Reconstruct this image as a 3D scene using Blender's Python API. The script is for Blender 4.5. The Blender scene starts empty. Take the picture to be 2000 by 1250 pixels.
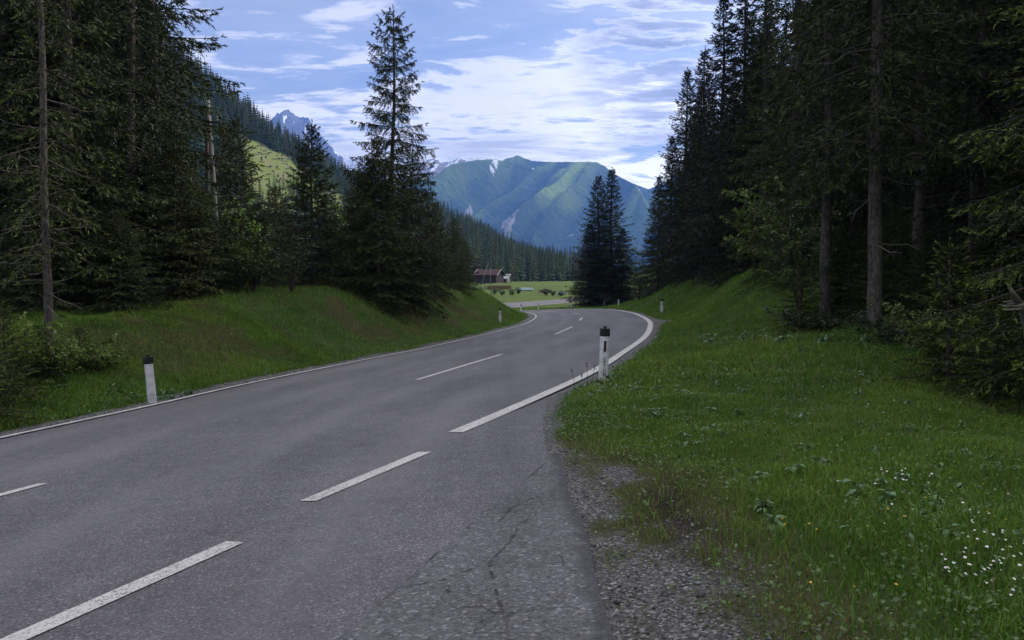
import bpy, math, random
import numpy as np
from mathutils import Vector, Matrix

# ------------------------------------------------------------------ camera, sky, sun, exposure
S = bpy.context.scene
COL = S.collection
EYE = 1.6
cam_d = bpy.data.cameras.new('camera')
cam_d.sensor_width = 36.0
cam_d.lens = 36.0 * 1540.0 / 2000.0
cam_d.clip_start = 0.05
cam_d.clip_end = 30000
cam = bpy.data.objects.new('camera', cam_d)
COL.objects.link(cam)
cam.location = (0, 0, EYE)
cam.rotation_euler = (math.radians(90) - math.atan(63 / 1540), 0, 0)
S.camera = cam

SUN_AZ, SUN_EL = 54.0, 31.0          # degrees to the right of the view, degrees up
SUN_DIR = Vector((math.sin(math.radians(SUN_AZ)) * math.cos(math.radians(SUN_EL)),
                  math.cos(math.radians(SUN_AZ)) * math.cos(math.radians(SUN_EL)),
                  math.sin(math.radians(SUN_EL))))
S.view_settings.view_transform = 'Standard'
S.view_settings.look = 'None'
S.view_settings.exposure = 0.0
S.view_settings.gamma = 1.0
S.view_settings.use_curve_mapping = False
S.render.film_transparent = False
S.cycles.use_denoising = True
S.cycles.max_bounces = 6
S.cycles.diffuse_bounces = 3
S.cycles.glossy_bounces = 2
S.cycles.transmission_bounces = 3
S.cycles.volume_bounces = 1
S.cycles.transparent_max_bounces = 4

W = bpy.data.worlds.new('World')
S.world = W
W.use_nodes = True
NT = W.node_tree
NT.nodes.clear()


def N(nt, kind, **kw):
    n = nt.nodes.new(kind)
    for k, v in kw.items():
        if k.startswith('i_'):
            key = k[2:].replace('_', ' ')
            n.inputs[key].default_value = v
        elif k.startswith('n_'):
            n.inputs[int(k[2:])].default_value = v
        else:
            setattr(n, k, v)
    return n


def ramp(nt, stops, interp='LINEAR'):
    r = nt.nodes.new('ShaderNodeValToRGB')
    r.color_ramp.interpolation = interp
    el = r.color_ramp.elements
    while len(el) < len(stops):
        el.new(0.5)
    for e, (p, c) in zip(el, stops):
        e.position = p
        e.color = (c[0], c[1], c[2], 1) if not isinstance(c, (int, float)) else (c, c, c, 1)
    return r


def math_n(nt, op, a=None, b=None, clamp=False):
    m = nt.nodes.new('ShaderNodeMath')
    m.operation = op
    m.use_clamp = clamp
    for i, v in enumerate((a, b)):
        if v is None:
            continue
        if isinstance(v, (int, float)):
            m.inputs[i].default_value = v
        else:
            nt.links.new(v, m.inputs[i])
    return m.outputs[0]


def mixc(nt, fac, a, b, blend='MIX'):
    m = nt.nodes.new('ShaderNodeMix')
    m.data_type = 'RGBA'
    m.blend_type = blend
    m.clamp_factor = True
    for sock, v in ((m.inputs[0], fac), (m.inputs[6], a), (m.inputs[7], b)):
        if isinstance(v, (int, float)):
            sock.default_value = v
        elif isinstance(v, tuple):
            sock.default_value = (v[0], v[1], v[2], 1)
        else:
            nt.links.new(v, sock)
    return m.outputs[2]


def mrange_w(nt, v, a, b, c, d, smooth=False):
    n = N(nt, 'ShaderNodeMapRange')
    n.clamp = True
    if smooth:
        n.interpolation_type = 'SMOOTHSTEP'
    n.inputs['From Min'].default_value = a
    n.inputs['From Max'].default_value = b
    n.inputs['To Min'].default_value = c
    n.inputs['To Max'].default_value = d
    nt.links.new(v, n.inputs['Value'])
    return n.outputs[0]


def build_world():
    nt = NT
    L = nt.links.new
    out = nt.nodes.new('ShaderNodeOutputWorld')
    bg = nt.nodes.new('ShaderNodeBackground')
    sky = nt.nodes.new('ShaderNodeTexSky')
    sky.sky_type = 'NISHITA'
    sky.sun_disc = False
    sky.sun_elevation = math.radians(SUN_EL)
    sky.sun_rotation = math.radians(SUN_AZ)
    sky.altitude = 1100
    sky.air_density = 1.0
    sky.dust_density = 0.6
    sky.ozone_density = 2.0
    tc = nt.nodes.new('ShaderNodeTexCoord')
    sep = nt.nodes.new('ShaderNodeSeparateXYZ')
    D = tc.outputs['Generated']
    L(D, sep.inputs[0])
    z = math_n(nt, 'MAXIMUM', sep.outputs[2], 0.0)
    den = math_n(nt, 'ADD', z, 0.09)
    com = nt.nodes.new('ShaderNodeCombineXYZ')
    L(math_n(nt, 'DIVIDE', sep.outputs[0], den), com.inputs[0])
    L(math_n(nt, 'DIVIDE', sep.outputs[1], den), com.inputs[1])
    P = com.outputs[0]

    def layer(loc, scale, rot, s, det, rough, dist):
        mp = N(nt, 'ShaderNodeMapping')
        mp.inputs['Location'].default_value = loc
        mp.inputs['Scale'].default_value = scale
        mp.inputs['Rotation'].default_value = (0, 0, rot)
        L(P, mp.inputs[0])
        n = N(nt, 'ShaderNodeTexNoise', i_Scale=s, i_Detail=det, i_Roughness=rough, i_Distortion=dist)
        L(mp.outputs[0], n.inputs['Vector'])
        return n.outputs[0]

    def spot(d, inner, outer):
        """1 inside a round patch of sky about the direction d, falling to 0"""
        dn = nt.nodes.new('ShaderNodeVectorMath')
        dn.operation = 'DOT_PRODUCT'
        L(D, dn.inputs[0])
        v = Vector(d).normalized()
        dn.inputs[1].default_value = v
        m_ = N(nt, 'ShaderNodeMapRange', interpolation_type='SMOOTHSTEP')
        m_.inputs['From Min'].default_value = math.cos(outer)
        m_.inputs['From Max'].default_value = math.cos(inner)
        L(dn.outputs['Value'], m_.inputs['Value'])
        return m_.outputs[0]

    def band(lo0, lo1, hi1, hi0):
        a_ = N(nt, 'ShaderNodeMapRange', interpolation_type='SMOOTHSTEP')
        a_.inputs['From Min'].default_value = lo0
        a_.inputs['From Max'].default_value = lo1
        L(z, a_.inputs['Value'])
        b_ = N(nt, 'ShaderNodeMapRange', interpolation_type='SMOOTHSTEP')
        b_.inputs['From Min'].default_value = hi0
        b_.inputs['From Max'].default_value = hi1
        L(z, b_.inputs['Value'])
        return math_n(nt, 'MULTIPLY', a_.outputs[0], b_.outputs[0])

    add = lambda *v: v[0] if len(v) == 1 else math_n(nt, 'ADD', v[0], add(*v[1:]))
    mul = lambda a_, b_: math_n(nt, 'MULTIPLY', a_, b_)
    big = layer(CLOUD_LOC, (1.0, 1.3, 1), -0.35, 0.9, 4, 0.5, 0.4)
    fine = layer((3.1, 1.7, 0), (1.5, 3.0, 1), -0.22, 1.3, 11, 0.62, 0.7)
    puff = layer((7.7, 2.2, 0), (2.4, 4.6, 1), -0.15, 1.9, 8, 0.6, 0.3)
    zen = band(0.40, 0.75, 2.0, 3.0)
    bank = mul(band(0.075, 0.13, 0.205, 0.285), spot((0.10, 1.0, 0.19), 0.12, 0.50))
    dark = mul(spot((0.225, 1.0, 0.315), 0.0, 0.17), mrange_w(nt, add(mul(puff, 0.5), mul(fine, 0.5)), 0.40, 0.58, 0.0, 1.0, True))
    c = add(mul(big, 0.75), mul(fine, 1.25), mul(puff, 0.85), mul(bank, 0.20), mul(dark, 0.30), mul(zen, 0.12))
    cov = mrange_w(nt, c, CLOUD_LO, CLOUD_HI, 0.0, 1.0, True)
    th = mrange_w(nt, c, CLOUD_HI - 0.02, CLOUD_HI + 0.26, 0.0, 1.0, True)
    under = band(0.14, 0.165, 0.170, 0.205)
    shade = layer((1.3, 5.2, 0), (1.2, 2.6, 1), -0.2, 1.6, 6, 0.55, 0.5)
    gry = add(mul(mul(th, mrange_w(nt, shade, 0.42, 0.62, 0.0, 1.0, True)), 0.55), mul(dark, 1.0), mul(under, mrange_w(nt, shade, 0.35, 0.55, 0.1, 0.7, True)))
    gry = math_n(nt, 'MINIMUM', gry, 1.0)
    ccol = mixc(nt, gry, CLOUD_WHITE, CLOUD_GREY)
    # cloud near the sun and overhead is brighter
    dotn = nt.nodes.new('ShaderNodeVectorMath')
    dotn.operation = 'DOT_PRODUCT'
    L(D, dotn.inputs[0])
    dotn.inputs[1].default_value = SUN_DIR
    glow = mrange_w(nt, dotn.outputs['Value'], 0.55, 1.0, 1.0, 2.4, True)
    zb = add(mul(zen, ZENITH_BRIGHT), 1.0)
    low2 = mrange_w(nt, z, 0.12, 0.42, HORIZON_BRIGHT, 1.0, True)
    bright = mul(mul(mul(glow, zb), low2), math_n(nt, 'SUBTRACT', 1.0, mul(mul(dark, mrange_w(nt, shade, 0.3, 0.6, 0.5, 1.0)), 0.55)))
    vm = nt.nodes.new('ShaderNodeVectorMath')
    vm.operation = 'SCALE'
    L(ccol, vm.inputs[0])
    L(bright, vm.inputs['Scale'])
    veil = mrange_w(nt, add(mul(big, 0.6), mul(fine, 0.5)), 0.35, 0.75, 0.10, 0.55)
    fac = math_n(nt, 'MAXIMUM', mul(cov, 0.96), veil)
    skyt = mixc(nt, 1.0, sky.outputs[0], SKY_TINT, 'MULTIPLY')
    col = mixc(nt, fac, skyt, vm.outputs[0])
    L(col, bg.inputs['Color'])
    bg.inputs['Strength'].default_value = SKY_STRENGTH
    L(bg.outputs[0], out.inputs['Surface'])


SKY_STRENGTH = 0.10
SKY_TINT = (1.05, 1.03, 1.05)
CLOUD_LOC = (0.0, 0.0, 0.0)
CLOUD_LO, CLOUD_HI = 1.33, 1.62
HORIZON_BRIGHT = 1.36
CLOUD_WHITE = (10.2, 9.9, 9.9)
CLOUD_GREY = (5.4, 5.5, 6.2)
ZENITH_BRIGHT = 1.0
build_world()

sun_d = bpy.data.lights.new('sun', 'SUN')
sun_d.energy = 3.5
sun_d.angle = math.radians(0.5)
sun_d.color = (1.0, 0.93, 0.82)
sun = bpy.data.objects.new('sun', sun_d)
COL.objects.link(sun)
sun.rotation_euler = SUN_DIR.to_track_quat('Z', 'Y').to_euler()
sun.location = SUN_DIR * 50

# ------------------------------------------------------------------ helpers
rng = np.random.default_rng(7)


def tag(o, label=None, cat=None, group=None, kind=None):
    if label:
        o['label'] = label
    if cat:
        o['category'] = cat
    if group:
        o['group'] = group
    if kind:
        o['kind'] = kind
    return o


def obj(name, me, parent=None):
    o = bpy.data.objects.new(name, me)
    COL.objects.link(o)
    if parent is not None:
        o.parent = parent
    return o


def empty(name, loc=(0, 0, 0), rz=0.0):
    o = bpy.data.objects.new(name, None)
    o.empty_display_size = 0.2
    COL.objects.link(o)
    o.location = loc
    o.rotation_euler = (0, 0, rz)
    return o


def mesh(name, V, F, mats, midx=None, smooth=False, col=None, attrs=None):
    """V (n,3); F list of equally sized index arrays [(m,3), (k,4)]; col (n,3) vertex colour; midx per face."""
    me = bpy.data.meshes.new(name)
    V = np.asarray(V, dtype=np.float32)
    if not isinstance(F, (list, tuple)):
        F = [F]
    F = [np.asarray(f, dtype=np.int32) for f in F if len(f)]
    me.vertices.add(len(V))
    me.vertices.foreach_set('co', V.ravel())
    tot = np.concatenate([np.full(len(f), f.shape[1], dtype=np.int32) for f in F])
    idx = np.concatenate([f.ravel() for f in F])
    me.loops.add(len(idx))
    me.loops.foreach_set('vertex_index', idx)
    me.polygons.add(len(tot))
    st = np.concatenate([[0], np.cumsum(tot)[:-1]]).astype(np.int32)
    me.polygons.foreach_set('loop_start', st)
    me.polygons.foreach_set('loop_total', tot)
    if midx is not None:
        me.polygons.foreach_set('material_index', np.asarray(midx, dtype=np.int32))
    if smooth:
        me.polygons.foreach_set('use_smooth', np.ones(len(tot), dtype=bool))
    for m in (mats if isinstance(mats, (list, tuple)) else [mats]):
        me.materials.append(m)
    if col is not None:
        a = me.color_attributes.new('Col', 'FLOAT_COLOR', 'POINT')
        c4 = np.ones((len(V), 4), dtype=np.float32)
        c4[:, :3] = col
        a.data.foreach_set('color', c4.ravel())
    for k, v in (attrs or {}).items():
        a = me.attributes.new(k, 'FLOAT', 'POINT')
        a.data.foreach_set('value', np.asarray(v, dtype=np.float32))
    me.update(calc_edges=True)
    me.validate()
    return me


def grid_faces(nx, ny):
    i = np.arange(nx - 1)
    j = np.arange(ny - 1)
    I, J = np.meshgrid(i, j, indexing='ij')
    a = (I * ny + J).ravel()
    return np.stack([a, a + ny, a + ny + 1, a + 1], 1)


def hash2(ix, iy, seed):
    h = (ix.astype(np.int64) * 374761393 + iy.astype(np.int64) * 668265263 + seed * 982451653) & 0xFFFFFFFF
    h = ((h ^ (h >> 13)) * 1274126177) & 0xFFFFFFFF
    h = h ^ (h >> 16)
    return (h & 0xFFFF) / 65535.0


def vnoise(x, y, seed=0):
    x = np.asarray(x, float)
    y = np.asarray(y, float)
    ix = np.floor(x)
    iy = np.floor(y)
    fx = x - ix
    fy = y - iy
    fx = fx * fx * fx * (fx * (fx * 6 - 15) + 10)
    fy = fy * fy * fy * (fy * (fy * 6 - 15) + 10)
    a = hash2(ix, iy, seed)
    b = hash2(ix + 1, iy, seed)
    c = hash2(ix, iy + 1, seed)
    d = hash2(ix + 1, iy + 1, seed)
    return (a * (1 - fx) + b * fx) * (1 - fy) + (c * (1 - fx) + d * fx) * fy


def fbm(x, y, oct=4, seed=0, gain=0.5):
    s = 0
    amp = 1.0
    t = 0
    for k in range(oct):
        s = s + amp * (vnoise(x * 2 ** k + 17.3 * k, y * 2 ** k - 9.1 * k, seed + k) - 0.5)
        t += amp
        amp *= gain
    return s / t * 2


def ridged(x, y, oct=5, seed=0, gain=0.5):
    s = 0
    amp = 1.0
    t = 0
    for k in range(oct):
        v = 1 - np.abs(2 * vnoise(x * 2 ** k + 5.3 * k, y * 2 ** k + 3.7 * k, seed + k) - 1)
        s = s + amp * v * v
        t += amp
        amp *= gain
    return s / t


def sstep(a, b, x):
    t = np.clip((np.asarray(x, float) - a) / (b - a), 0, 1)
    return t * t * (3 - 2 * t)


def catmull(P, n=8):
    P = np.asarray(P, float)
    Q = np.vstack([2 * P[0] - P[1], P, 2 * P[-1] - P[-2]])
    out = []
    for i in range(1, len(Q) - 2):
        p0, p1, p2, p3 = Q[i - 1], Q[i], Q[i + 1], Q[i + 2]
        for t in np.linspace(0, 1, n, endpoint=False):
            out.append(0.5 * ((2 * p1) + (-p0 + p2) * t + (2 * p0 - 5 * p1 + 4 * p2 - p3) * t * t + (-p0 + 3 * p1 - 3 * p2 + p3) * t ** 3))
    out.append(Q[-2])
    return np.array(out)


def resample(P, n=None, step=None):
    d = np.r_[0, np.cumsum(np.linalg.norm(np.diff(P, axis=0), axis=1))]
    if n is None:
        n = max(2, int(d[-1] / step) + 1)
    s = np.linspace(0, d[-1], n)
    return np.stack([np.interp(s, d, P[:, k]) for k in range(P.shape[1])], 1)


def normals2(P):
    t = np.gradient(P, axis=0)
    t /= np.linalg.norm(t, axis=1)[:, None] + 1e-9
    return np.stack([-t[:, 1], t[:, 0]], 1)     # to the left of travel


def dist_poly(X, Y, P):
    """distance from the points to an open polyline"""
    best = np.full(X.shape, 1e9)
    for a, b in zip(P[:-1], P[1:]):
        ab = b - a
        l2 = ab @ ab + 1e-12
        t = np.clip(((X - a[0]) * ab[0] + (Y - a[1]) * ab[1]) / l2, 0, 1)
        d = (X - a[0] - t * ab[0]) ** 2 + (Y - a[1] - t * ab[1]) ** 2
        best = np.minimum(best, d)
    return np.sqrt(best)


def in_poly(X, Y, P):
    ins = np.zeros(X.shape, bool)
    j = len(P) - 1
    for i in range(len(P)):
        xi, yi = P[i]
        xj, yj = P[j]
        if yi != yj:
            c = ((yi > Y) != (yj > Y)) & (X < (xj - xi) * (Y - yi) / (yj - yi) + xi)
            ins ^= c
        j = i
    return ins


class MB:
    """collects solid pieces into one mesh"""

    def __init__(s):
        s.V = []
        s.F = []
        s.M = []

    def add(s, verts, faces, m=0):
        o = len(s.V)
        s.V += [tuple(v) for v in verts]
        s.F += [tuple(i + o for i in f) for f in faces]
        s.M += [m] * len(faces)
        return s

    def box(s, c, size, m=0, rz=0.0, taper=1.0):
        hx, hy, hz = size[0] / 2, size[1] / 2, size[2] / 2
        vs = []
        for sz in (-1, 1):
            k = taper if sz > 0 else 1.0
            for sx, sy in ((-1, -1), (1, -1), (1, 1), (-1, 1)):
                x, y = sx * hx * k, sy * hy * k
                vs.append((c[0] + x * math.cos(rz) - y * math.sin(rz), c[1] + x * math.sin(rz) + y * math.cos(rz), c[2] + sz * hz))
        return s.add(vs, [(3, 2, 1, 0), (4, 5, 6, 7), (0, 1, 5, 4), (1, 2, 6, 5), (2, 3, 7, 6), (3, 0, 4, 7)], m)

    def tube(s, pts, rad, n=6, m=0, caps=True):
        pts = [Vector(p) for p in pts]
        rs = rad if isinstance(rad, (list, tuple)) else [rad] * len(pts)
        vs = []
        up0 = Vector((0, 0, 1))
        for i, p in enumerate(pts):
            t = (pts[min(i + 1, len(pts) - 1)] - pts[max(i - 1, 0)]).normalized()
            ref = up0 if abs(t.z) < 0.9 else Vector((1, 0, 0))
            u = t.cross(ref).normalized()
            v = t.cross(u).normalized()
            for k in range(n):
                a = 2 * math.pi * k / n
                vs.append(p + (u * math.cos(a) + v * math.sin(a)) * rs[i])
        fs = []
        for i in range(len(pts) - 1):
            for k in range(n):
                a, b = i * n + k, i * n + (k + 1) % n
                fs.append((a, a + n, b + n, b))
        if caps:
            fs.append(tuple(range(n)))
            fs.append(tuple(range((len(pts) - 1) * n, len(pts) * n))[::-1])
        return s.add(vs, fs, m)

    def build(s, name, mats, parent=None, smooth=False, bevel=0.0):
        me = bpy.data.meshes.new(name)
        me.from_pydata(s.V, [], s.F)
        for m in (mats if isinstance(mats, (list, tuple)) else [mats]):
            me.materials.append(m)
        me.polygons.foreach_set('material_index', np.array(s.M, dtype=np.int32))
        if smooth:
            me.polygons.foreach_set('use_smooth', np.ones(len(s.F), bool))
        me.validate()
        me.update()
        o = obj(name, me, parent)
        if bevel:
            b = o.modifiers.new('bevel', 'BEVEL')
            b.width = bevel
            b.segments = 2
            b.limit_method = 'ANGLE'
        return o


def copy_tree(o, parent=None):
    c = o.copy()
    COL.objects.link(c)
    c.parent = parent
    for ch in list(o.children):
        copy_tree(ch, c)
    return c


# ------------------------------------------------------------------ materials
def new_mat(name):
    m = bpy.data.materials.new(name)
    m.use_nodes = True
    nt = m.node_tree
    b = nt.nodes['Principled BSDF']
    return m, nt, b


def pos_node(nt):
    g = nt.nodes.new('ShaderNodeNewGeometry')
    return g.outputs['Position']


def obj_coord(nt):
    t = nt.nodes.new('ShaderNodeTexCoord')
    return t.outputs['Object']


def noise(nt, vec, scale, detail=4.0, rough=0.55, dist=0.0):
    n = N(nt, 'ShaderNodeTexNoise', i_Scale=scale, i_Detail=detail, i_Roughness=rough, i_Distortion=dist)
    nt.links.new(vec, n.inputs['Vector'])
    return n.outputs[0]


def mrange(nt, v, a, b, c=0.0, d=1.0, smooth=False):
    n = N(nt, 'ShaderNodeMapRange')
    if smooth:
        n.interpolation_type = 'SMOOTHSTEP'
    n.inputs['From Min'].default_value = a
    n.inputs['From Max'].default_value = b
    n.inputs['To Min'].default_value = c
    n.inputs['To Max'].default_value = d
    nt.links.new(v, n.inputs['Value'])
    return n.outputs[0]


def bump(nt, b, h, strength=0.5, dist=0.01):
    n = nt.nodes.new('ShaderNodeBump')
    n.inputs['Strength'].default_value = strength
    n.inputs['Distance'].default_value = dist
    nt.links.new(h, n.inputs['Height'])
    nt.links.new(n.outputs[0], b.inputs['Normal'])


def attr(nt, name):
    a = nt.nodes.new('ShaderNodeAttribute')
    a.attribute_name = name
    return a


def simple_mat(name, c1, c2=None, scale=5.0, rough=0.8, bump_s=0.0, bump_scale=None, spec=0.3, bd=0.01, detail=5.0):
    m, nt, b = new_mat(name)
    p = obj_coord(nt)
    b.inputs['Roughness'].default_value = rough
    b.inputs['Specular IOR Level'].default_value = spec
    if c2:
        n = noise(nt, p, scale, detail)
        r = ramp(nt, [(0.3, c1), (0.7, c2)])
        nt.links.new(n, r.inputs[0])
        nt.links.new(r.outputs[0], b.inputs['Base Color'])
    else:
        b.inputs['Base Color'].default_value = (*c1, 1)
    if bump_s:
        bump(nt, b, noise(nt, p, bump_scale or scale * 4, 6.0, 0.65), bump_s, bd)
    return m


def asphalt_mat(name, c_dark, c_light, cracks=False, patch=0.35, speck=1.0):
    m, nt, b = new_mat(name)
    L = nt.links.new
    p = pos_node(nt)
    v = N(nt, 'ShaderNodeTexVoronoi', i_Scale=85.0 if not cracks else 58.0)
    L(p, v.inputs['Vector'])
    stone = v.outputs['Color']
    sv = nt.nodes.new('ShaderNodeSeparateColor')
    L(stone, sv.inputs[0])
    big = noise(nt, p, 0.35, 5.0, 0.6)
    mid = noise(nt, p, 5.0, 4.0)
    mp = N(nt, 'ShaderNodeMapping')
    mp.inputs['Rotation'].default_value = (0, 0, math.radians(17))
    mp.inputs['Scale'].default_value = (1.3, 0.09, 1)
    L(p, mp.inputs[0])
    lane = noise(nt, mp.outputs[0], 1.0, 3.0)
    r = ramp(nt, [(0.44, c_dark), (0.80, c_light)])
    t = math_n(nt, 'ADD', math_n(nt, 'MULTIPLY', big, patch), math_n(nt, 'MULTIPLY', lane, 0.35))
    t = math_n(nt, 'ADD', t, math_n(nt, 'MULTIPLY', mid, 0.3))
    L(t, r.inputs[0])
    # single pale and dark chips in the surface
    chip = ramp(nt, [(0.0, 0.42), (0.25, 0.8), (0.7, 1.08), (0.9, 1.35), (1.0, 2.5)])
    L(sv.outputs[0], chip.inputs[0])
    col = mixc(nt, 0.85 * speck, r.outputs[0], mixc(nt, 1.0, r.outputs[0], chip.outputs[0], 'MULTIPLY'))
    if not cracks:
        # tyre-polished tracks along the lanes, dull oil spots and joints
        w = attr(nt, 'across').outputs['Fac']
        tr = None
        for c0 in (0.14, 0.35, 0.62, 0.82):
            g = mrange(nt, math_n(nt, 'ABSOLUTE', math_n(nt, 'SUBTRACT', w, c0)), 0.0, 0.075, 1.0, 0.0, True)
            tr = g if tr is None else math_n(nt, 'MAXIMUM', tr, g)
        tr = math_n(nt, 'MULTIPLY', tr, mrange(nt, noise(nt, mp.outputs[0], 0.7, 3.0), 0.35, 0.6, 0.25, 1.0))
        col = mixc(nt, math_n(nt, 'MULTIPLY', tr, 0.30), col, (0.20, 0.192, 0.195))
        oil = mrange(nt, noise(nt, p, 0.9, 5.0, 0.62), 0.62, 0.74, 0.0, 0.35, True)
        col = mixc(nt, oil, col, (0.055, 0.053, 0.054))
    h = math_n(nt, 'SUBTRACT', 1.0, v.outputs['Distance'])
    if cracks:
        a = attr(nt, 'crack')
        wob = noise(nt, p, 9.0, 6.0, 0.65)
        cw = math_n(nt, 'ADD', a.outputs['Fac'], math_n(nt, 'MULTIPLY', math_n(nt, 'SUBTRACT', wob, 0.5), 0.05))
        cr = mrange(nt, cw, 0.0, 0.012, 1.0, 0.0)
        v2 = N(nt, 'ShaderNodeTexVoronoi', i_Scale=1.25, feature='DISTANCE_TO_EDGE')
        wv = nt.nodes.new('ShaderNodeVectorMath')
        wv.operation = 'ADD'
        nn = N(nt, 'ShaderNodeTexNoise', i_Scale=2.2, i_Detail=6.0)
        L(p, nn.inputs['Vector'])
        L(p, wv.inputs[0])
        L(nn.outputs['Color'], wv.inputs[1])
        L(wv.outputs[0], v2.inputs['Vector'])
        ed = math_n(nt, 'ADD', attr(nt, 'rim').outputs['Fac'], math_n(nt, 'MULTIPLY', math_n(nt, 'SUBTRACT', wob, 0.5), 0.26))
        col = mixc(nt, mrange(nt, ed, 0.03, 0.13, 0.7, 0.0), col, (0.035, 0.034, 0.036))
        c2 = mrange(nt, v2.outputs['Distance'], 0.002, 0.010, 1.0, 0.0)
        c2 = math_n(nt, 'MULTIPLY', c2, mrange(nt, noise(nt, p, 1.7, 2.0), 0.45, 0.6))
        cr = math_n(nt, 'MAXIMUM', cr, math_n(nt, 'MULTIPLY', c2, 0.8))
        col = mixc(nt, math_n(nt, 'MULTIPLY', cr, 0.85), col, (0.022, 0.021, 0.018))
        h = math_n(nt, 'SUBTRACT', h, math_n(nt, 'MULTIPLY', cr, 2.0))
    L(col, b.inputs['Base Color'])
    b.inputs['Roughness'].default_value = 0.85
    b.inputs['Specular IOR Level'].default_value = 0.35
    bump(nt, b, h, 0.6 if not cracks else 0.9, 0.006)
    return m


def paint_mat(name, wear=0.5):
    m, nt, b = new_mat(name)
    L = nt.links.new
    p = pos_node(nt)
    v = N(nt, 'ShaderNodeTexVoronoi', i_Scale=75.0)
    L(p, v.inputs['Vector'])
    n1 = noise(nt, p, 24.0, 6.0, 0.7)
    n2 = noise(nt, p, 2.0, 3.0)
    t = math_n(nt, 'ADD', math_n(nt, 'MULTIPLY', n1, 0.7), math_n(nt, 'MULTIPLY', v.outputs['Distance'], 0.45))
    t = math_n(nt, 'ADD', t, math_n(nt, 'MULTIPLY', n2, 0.25))
    f = mrange(nt, t, 0.60 + 0.2 * (1 - wear), 0.74 + 0.2 * (1 - wear))
    col = mixc(nt, f, (0.52, 0.50, 0.46), (0.17, 0.165, 0.165))
    L(col, b.inputs['Base Color'])
    b.inputs['Roughness'].default_value = 0.75
    bump(nt, b, v.outputs['Distance'], -0.4, 0.006)
    return m


def needle_mat(name, c_old, c_new, trans=0.15):
    m, nt, b = new_mat(name)
    L = nt.links.new
    oi = nt.nodes.new('ShaderNodeObjectInfo')
    a = attr(nt, 'tip')
    p = obj_coord(nt)
    n = noise(nt, p, 1.1, 3.0)
    f = math_n(nt, 'MULTIPLY', a.outputs['Fac'], mrange(nt, n, 0.35, 0.65, 0.4, 1.0))
    col = mixc(nt, f, c_old, c_new)
    hs = nt.nodes.new('ShaderNodeHueSaturation')
    L(col, hs.inputs['Color'])
    L(mrange(nt, oi.outputs['Random'], 0, 1, 0.475, 0.515), hs.inputs['Hue'])
    L(mrange(nt, oi.outputs['Random'], 0, 1, 1.25, 0.8), hs.inputs['Value'])
    L(hs.outputs[0], b.inputs['Base Color'])
    b.inputs['Roughness'].default_value = 0.6
    b.inputs['Specular IOR Level'].default_value = 0.25
    tr = nt.nodes.new('ShaderNodeBsdfTranslucent')
    L(hs.outputs[0], tr.inputs['Color'])
    mx = nt.nodes.new('ShaderNodeMixShader')
    mx.inputs[0].default_value = trans
    L(b.outputs[0], mx.inputs[1])
    L(tr.outputs[0], mx.inputs[2])
    L(mx.outputs[0], nt.nodes['Material Output'].inputs[0])
    return m


def leaf_mat(name, trans=0.3, rough=0.5, spec=0.4, gain=1.0):
    """colour comes from the Col attribute of each leaf or blade"""
    m, nt, b = new_mat(name)
    L = nt.links.new
    a = attr(nt, 'Col')
    c = mixc(nt, 1.0, a.outputs['Color'], (gain, gain, gain), 'MULTIPLY')
    L(c, b.inputs['Base Color'])
    b.inputs['Roughness'].default_value = rough
    b.inputs['Specular IOR Level'].default_value = spec
    tr = nt.nodes.new('ShaderNodeBsdfTranslucent')
    L(c, tr.inputs['Color'])
    mx = nt.nodes.new('ShaderNodeMixShader')
    mx.inputs[0].default_value = trans
    L(b.outputs[0], mx.inputs[1])
    L(tr.outputs[0], mx.inputs[2])
    L(mx.outputs[0], nt.nodes['Material Output'].inputs[0])
    return m


def bark_mat(name, c1, c2):
    m, nt, b = new_mat(name)
    L = nt.links.new
    p = obj_coord(nt)
    mp = N(nt, 'ShaderNodeMapping')
    mp.inputs['Scale'].default_value = (14, 14, 4)
    L(p, mp.inputs[0])
    v = N(nt, 'ShaderNodeTexVoronoi', i_Scale=1.6)
    L(mp.outputs[0], v.inputs['Vector'])
    n = noise(nt, p, 3.0, 6.0, 0.7)
    t = math_n(nt, 'ADD', math_n(nt, 'MULTIPLY', v.outputs['Distance'], 0.5), math_n(nt, 'MULTIPLY', n, 0.7))
    r = ramp(nt, [(0.35, c1), (0.8, c2)])
    L(t, r.inputs[0])
    L(r.outputs[0], b.inputs['Base Color'])
    b.inputs['Roughness'].default_value = 0.95
    b.inputs['Specular IOR Level'].default_value = 0.1
    bump(nt, b, t, 0.8, 0.02)
    return m


M = {}
M['asphalt'] = asphalt_mat('road asphalt', (0.084, 0.080, 0.085), (0.160, 0.153, 0.162), patch=0.45)
M['asphalt_new'] = asphalt_mat('verge asphalt', (0.11, 0.105, 0.113), (0.15, 0.144, 0.155), patch=0.25)
M['asphalt_old'] = asphalt_mat('old cracked asphalt', (0.062, 0.060, 0.062), (0.135, 0.131, 0.134), cracks=True, patch=0.6)
M['paint'] = paint_mat('worn road paint', 0.5)
M['paint_far'] = paint_mat('road paint', 0.42)
M['bark'] = bark_mat('grey spruce bark', (0.032, 0.028, 0.024), (0.14, 0.128, 0.115))
M['bark_dark'] = bark_mat('dark spruce bark', (0.02, 0.016, 0.013), (0.075, 0.062, 0.052))
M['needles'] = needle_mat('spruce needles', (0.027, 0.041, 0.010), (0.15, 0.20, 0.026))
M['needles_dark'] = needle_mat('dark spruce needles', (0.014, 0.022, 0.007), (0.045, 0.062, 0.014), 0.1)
M['grass'] = leaf_mat('grass blades', 0.3, 0.55, 0.25)
M['leaf'] = leaf_mat('broad leaves', 0.3, 0.42, 0.5)
M['twig'] = simple_mat('bare twigs', (0.10, 0.09, 0.08), (0.20, 0.18, 0.16), 3.0, 0.9)

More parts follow.
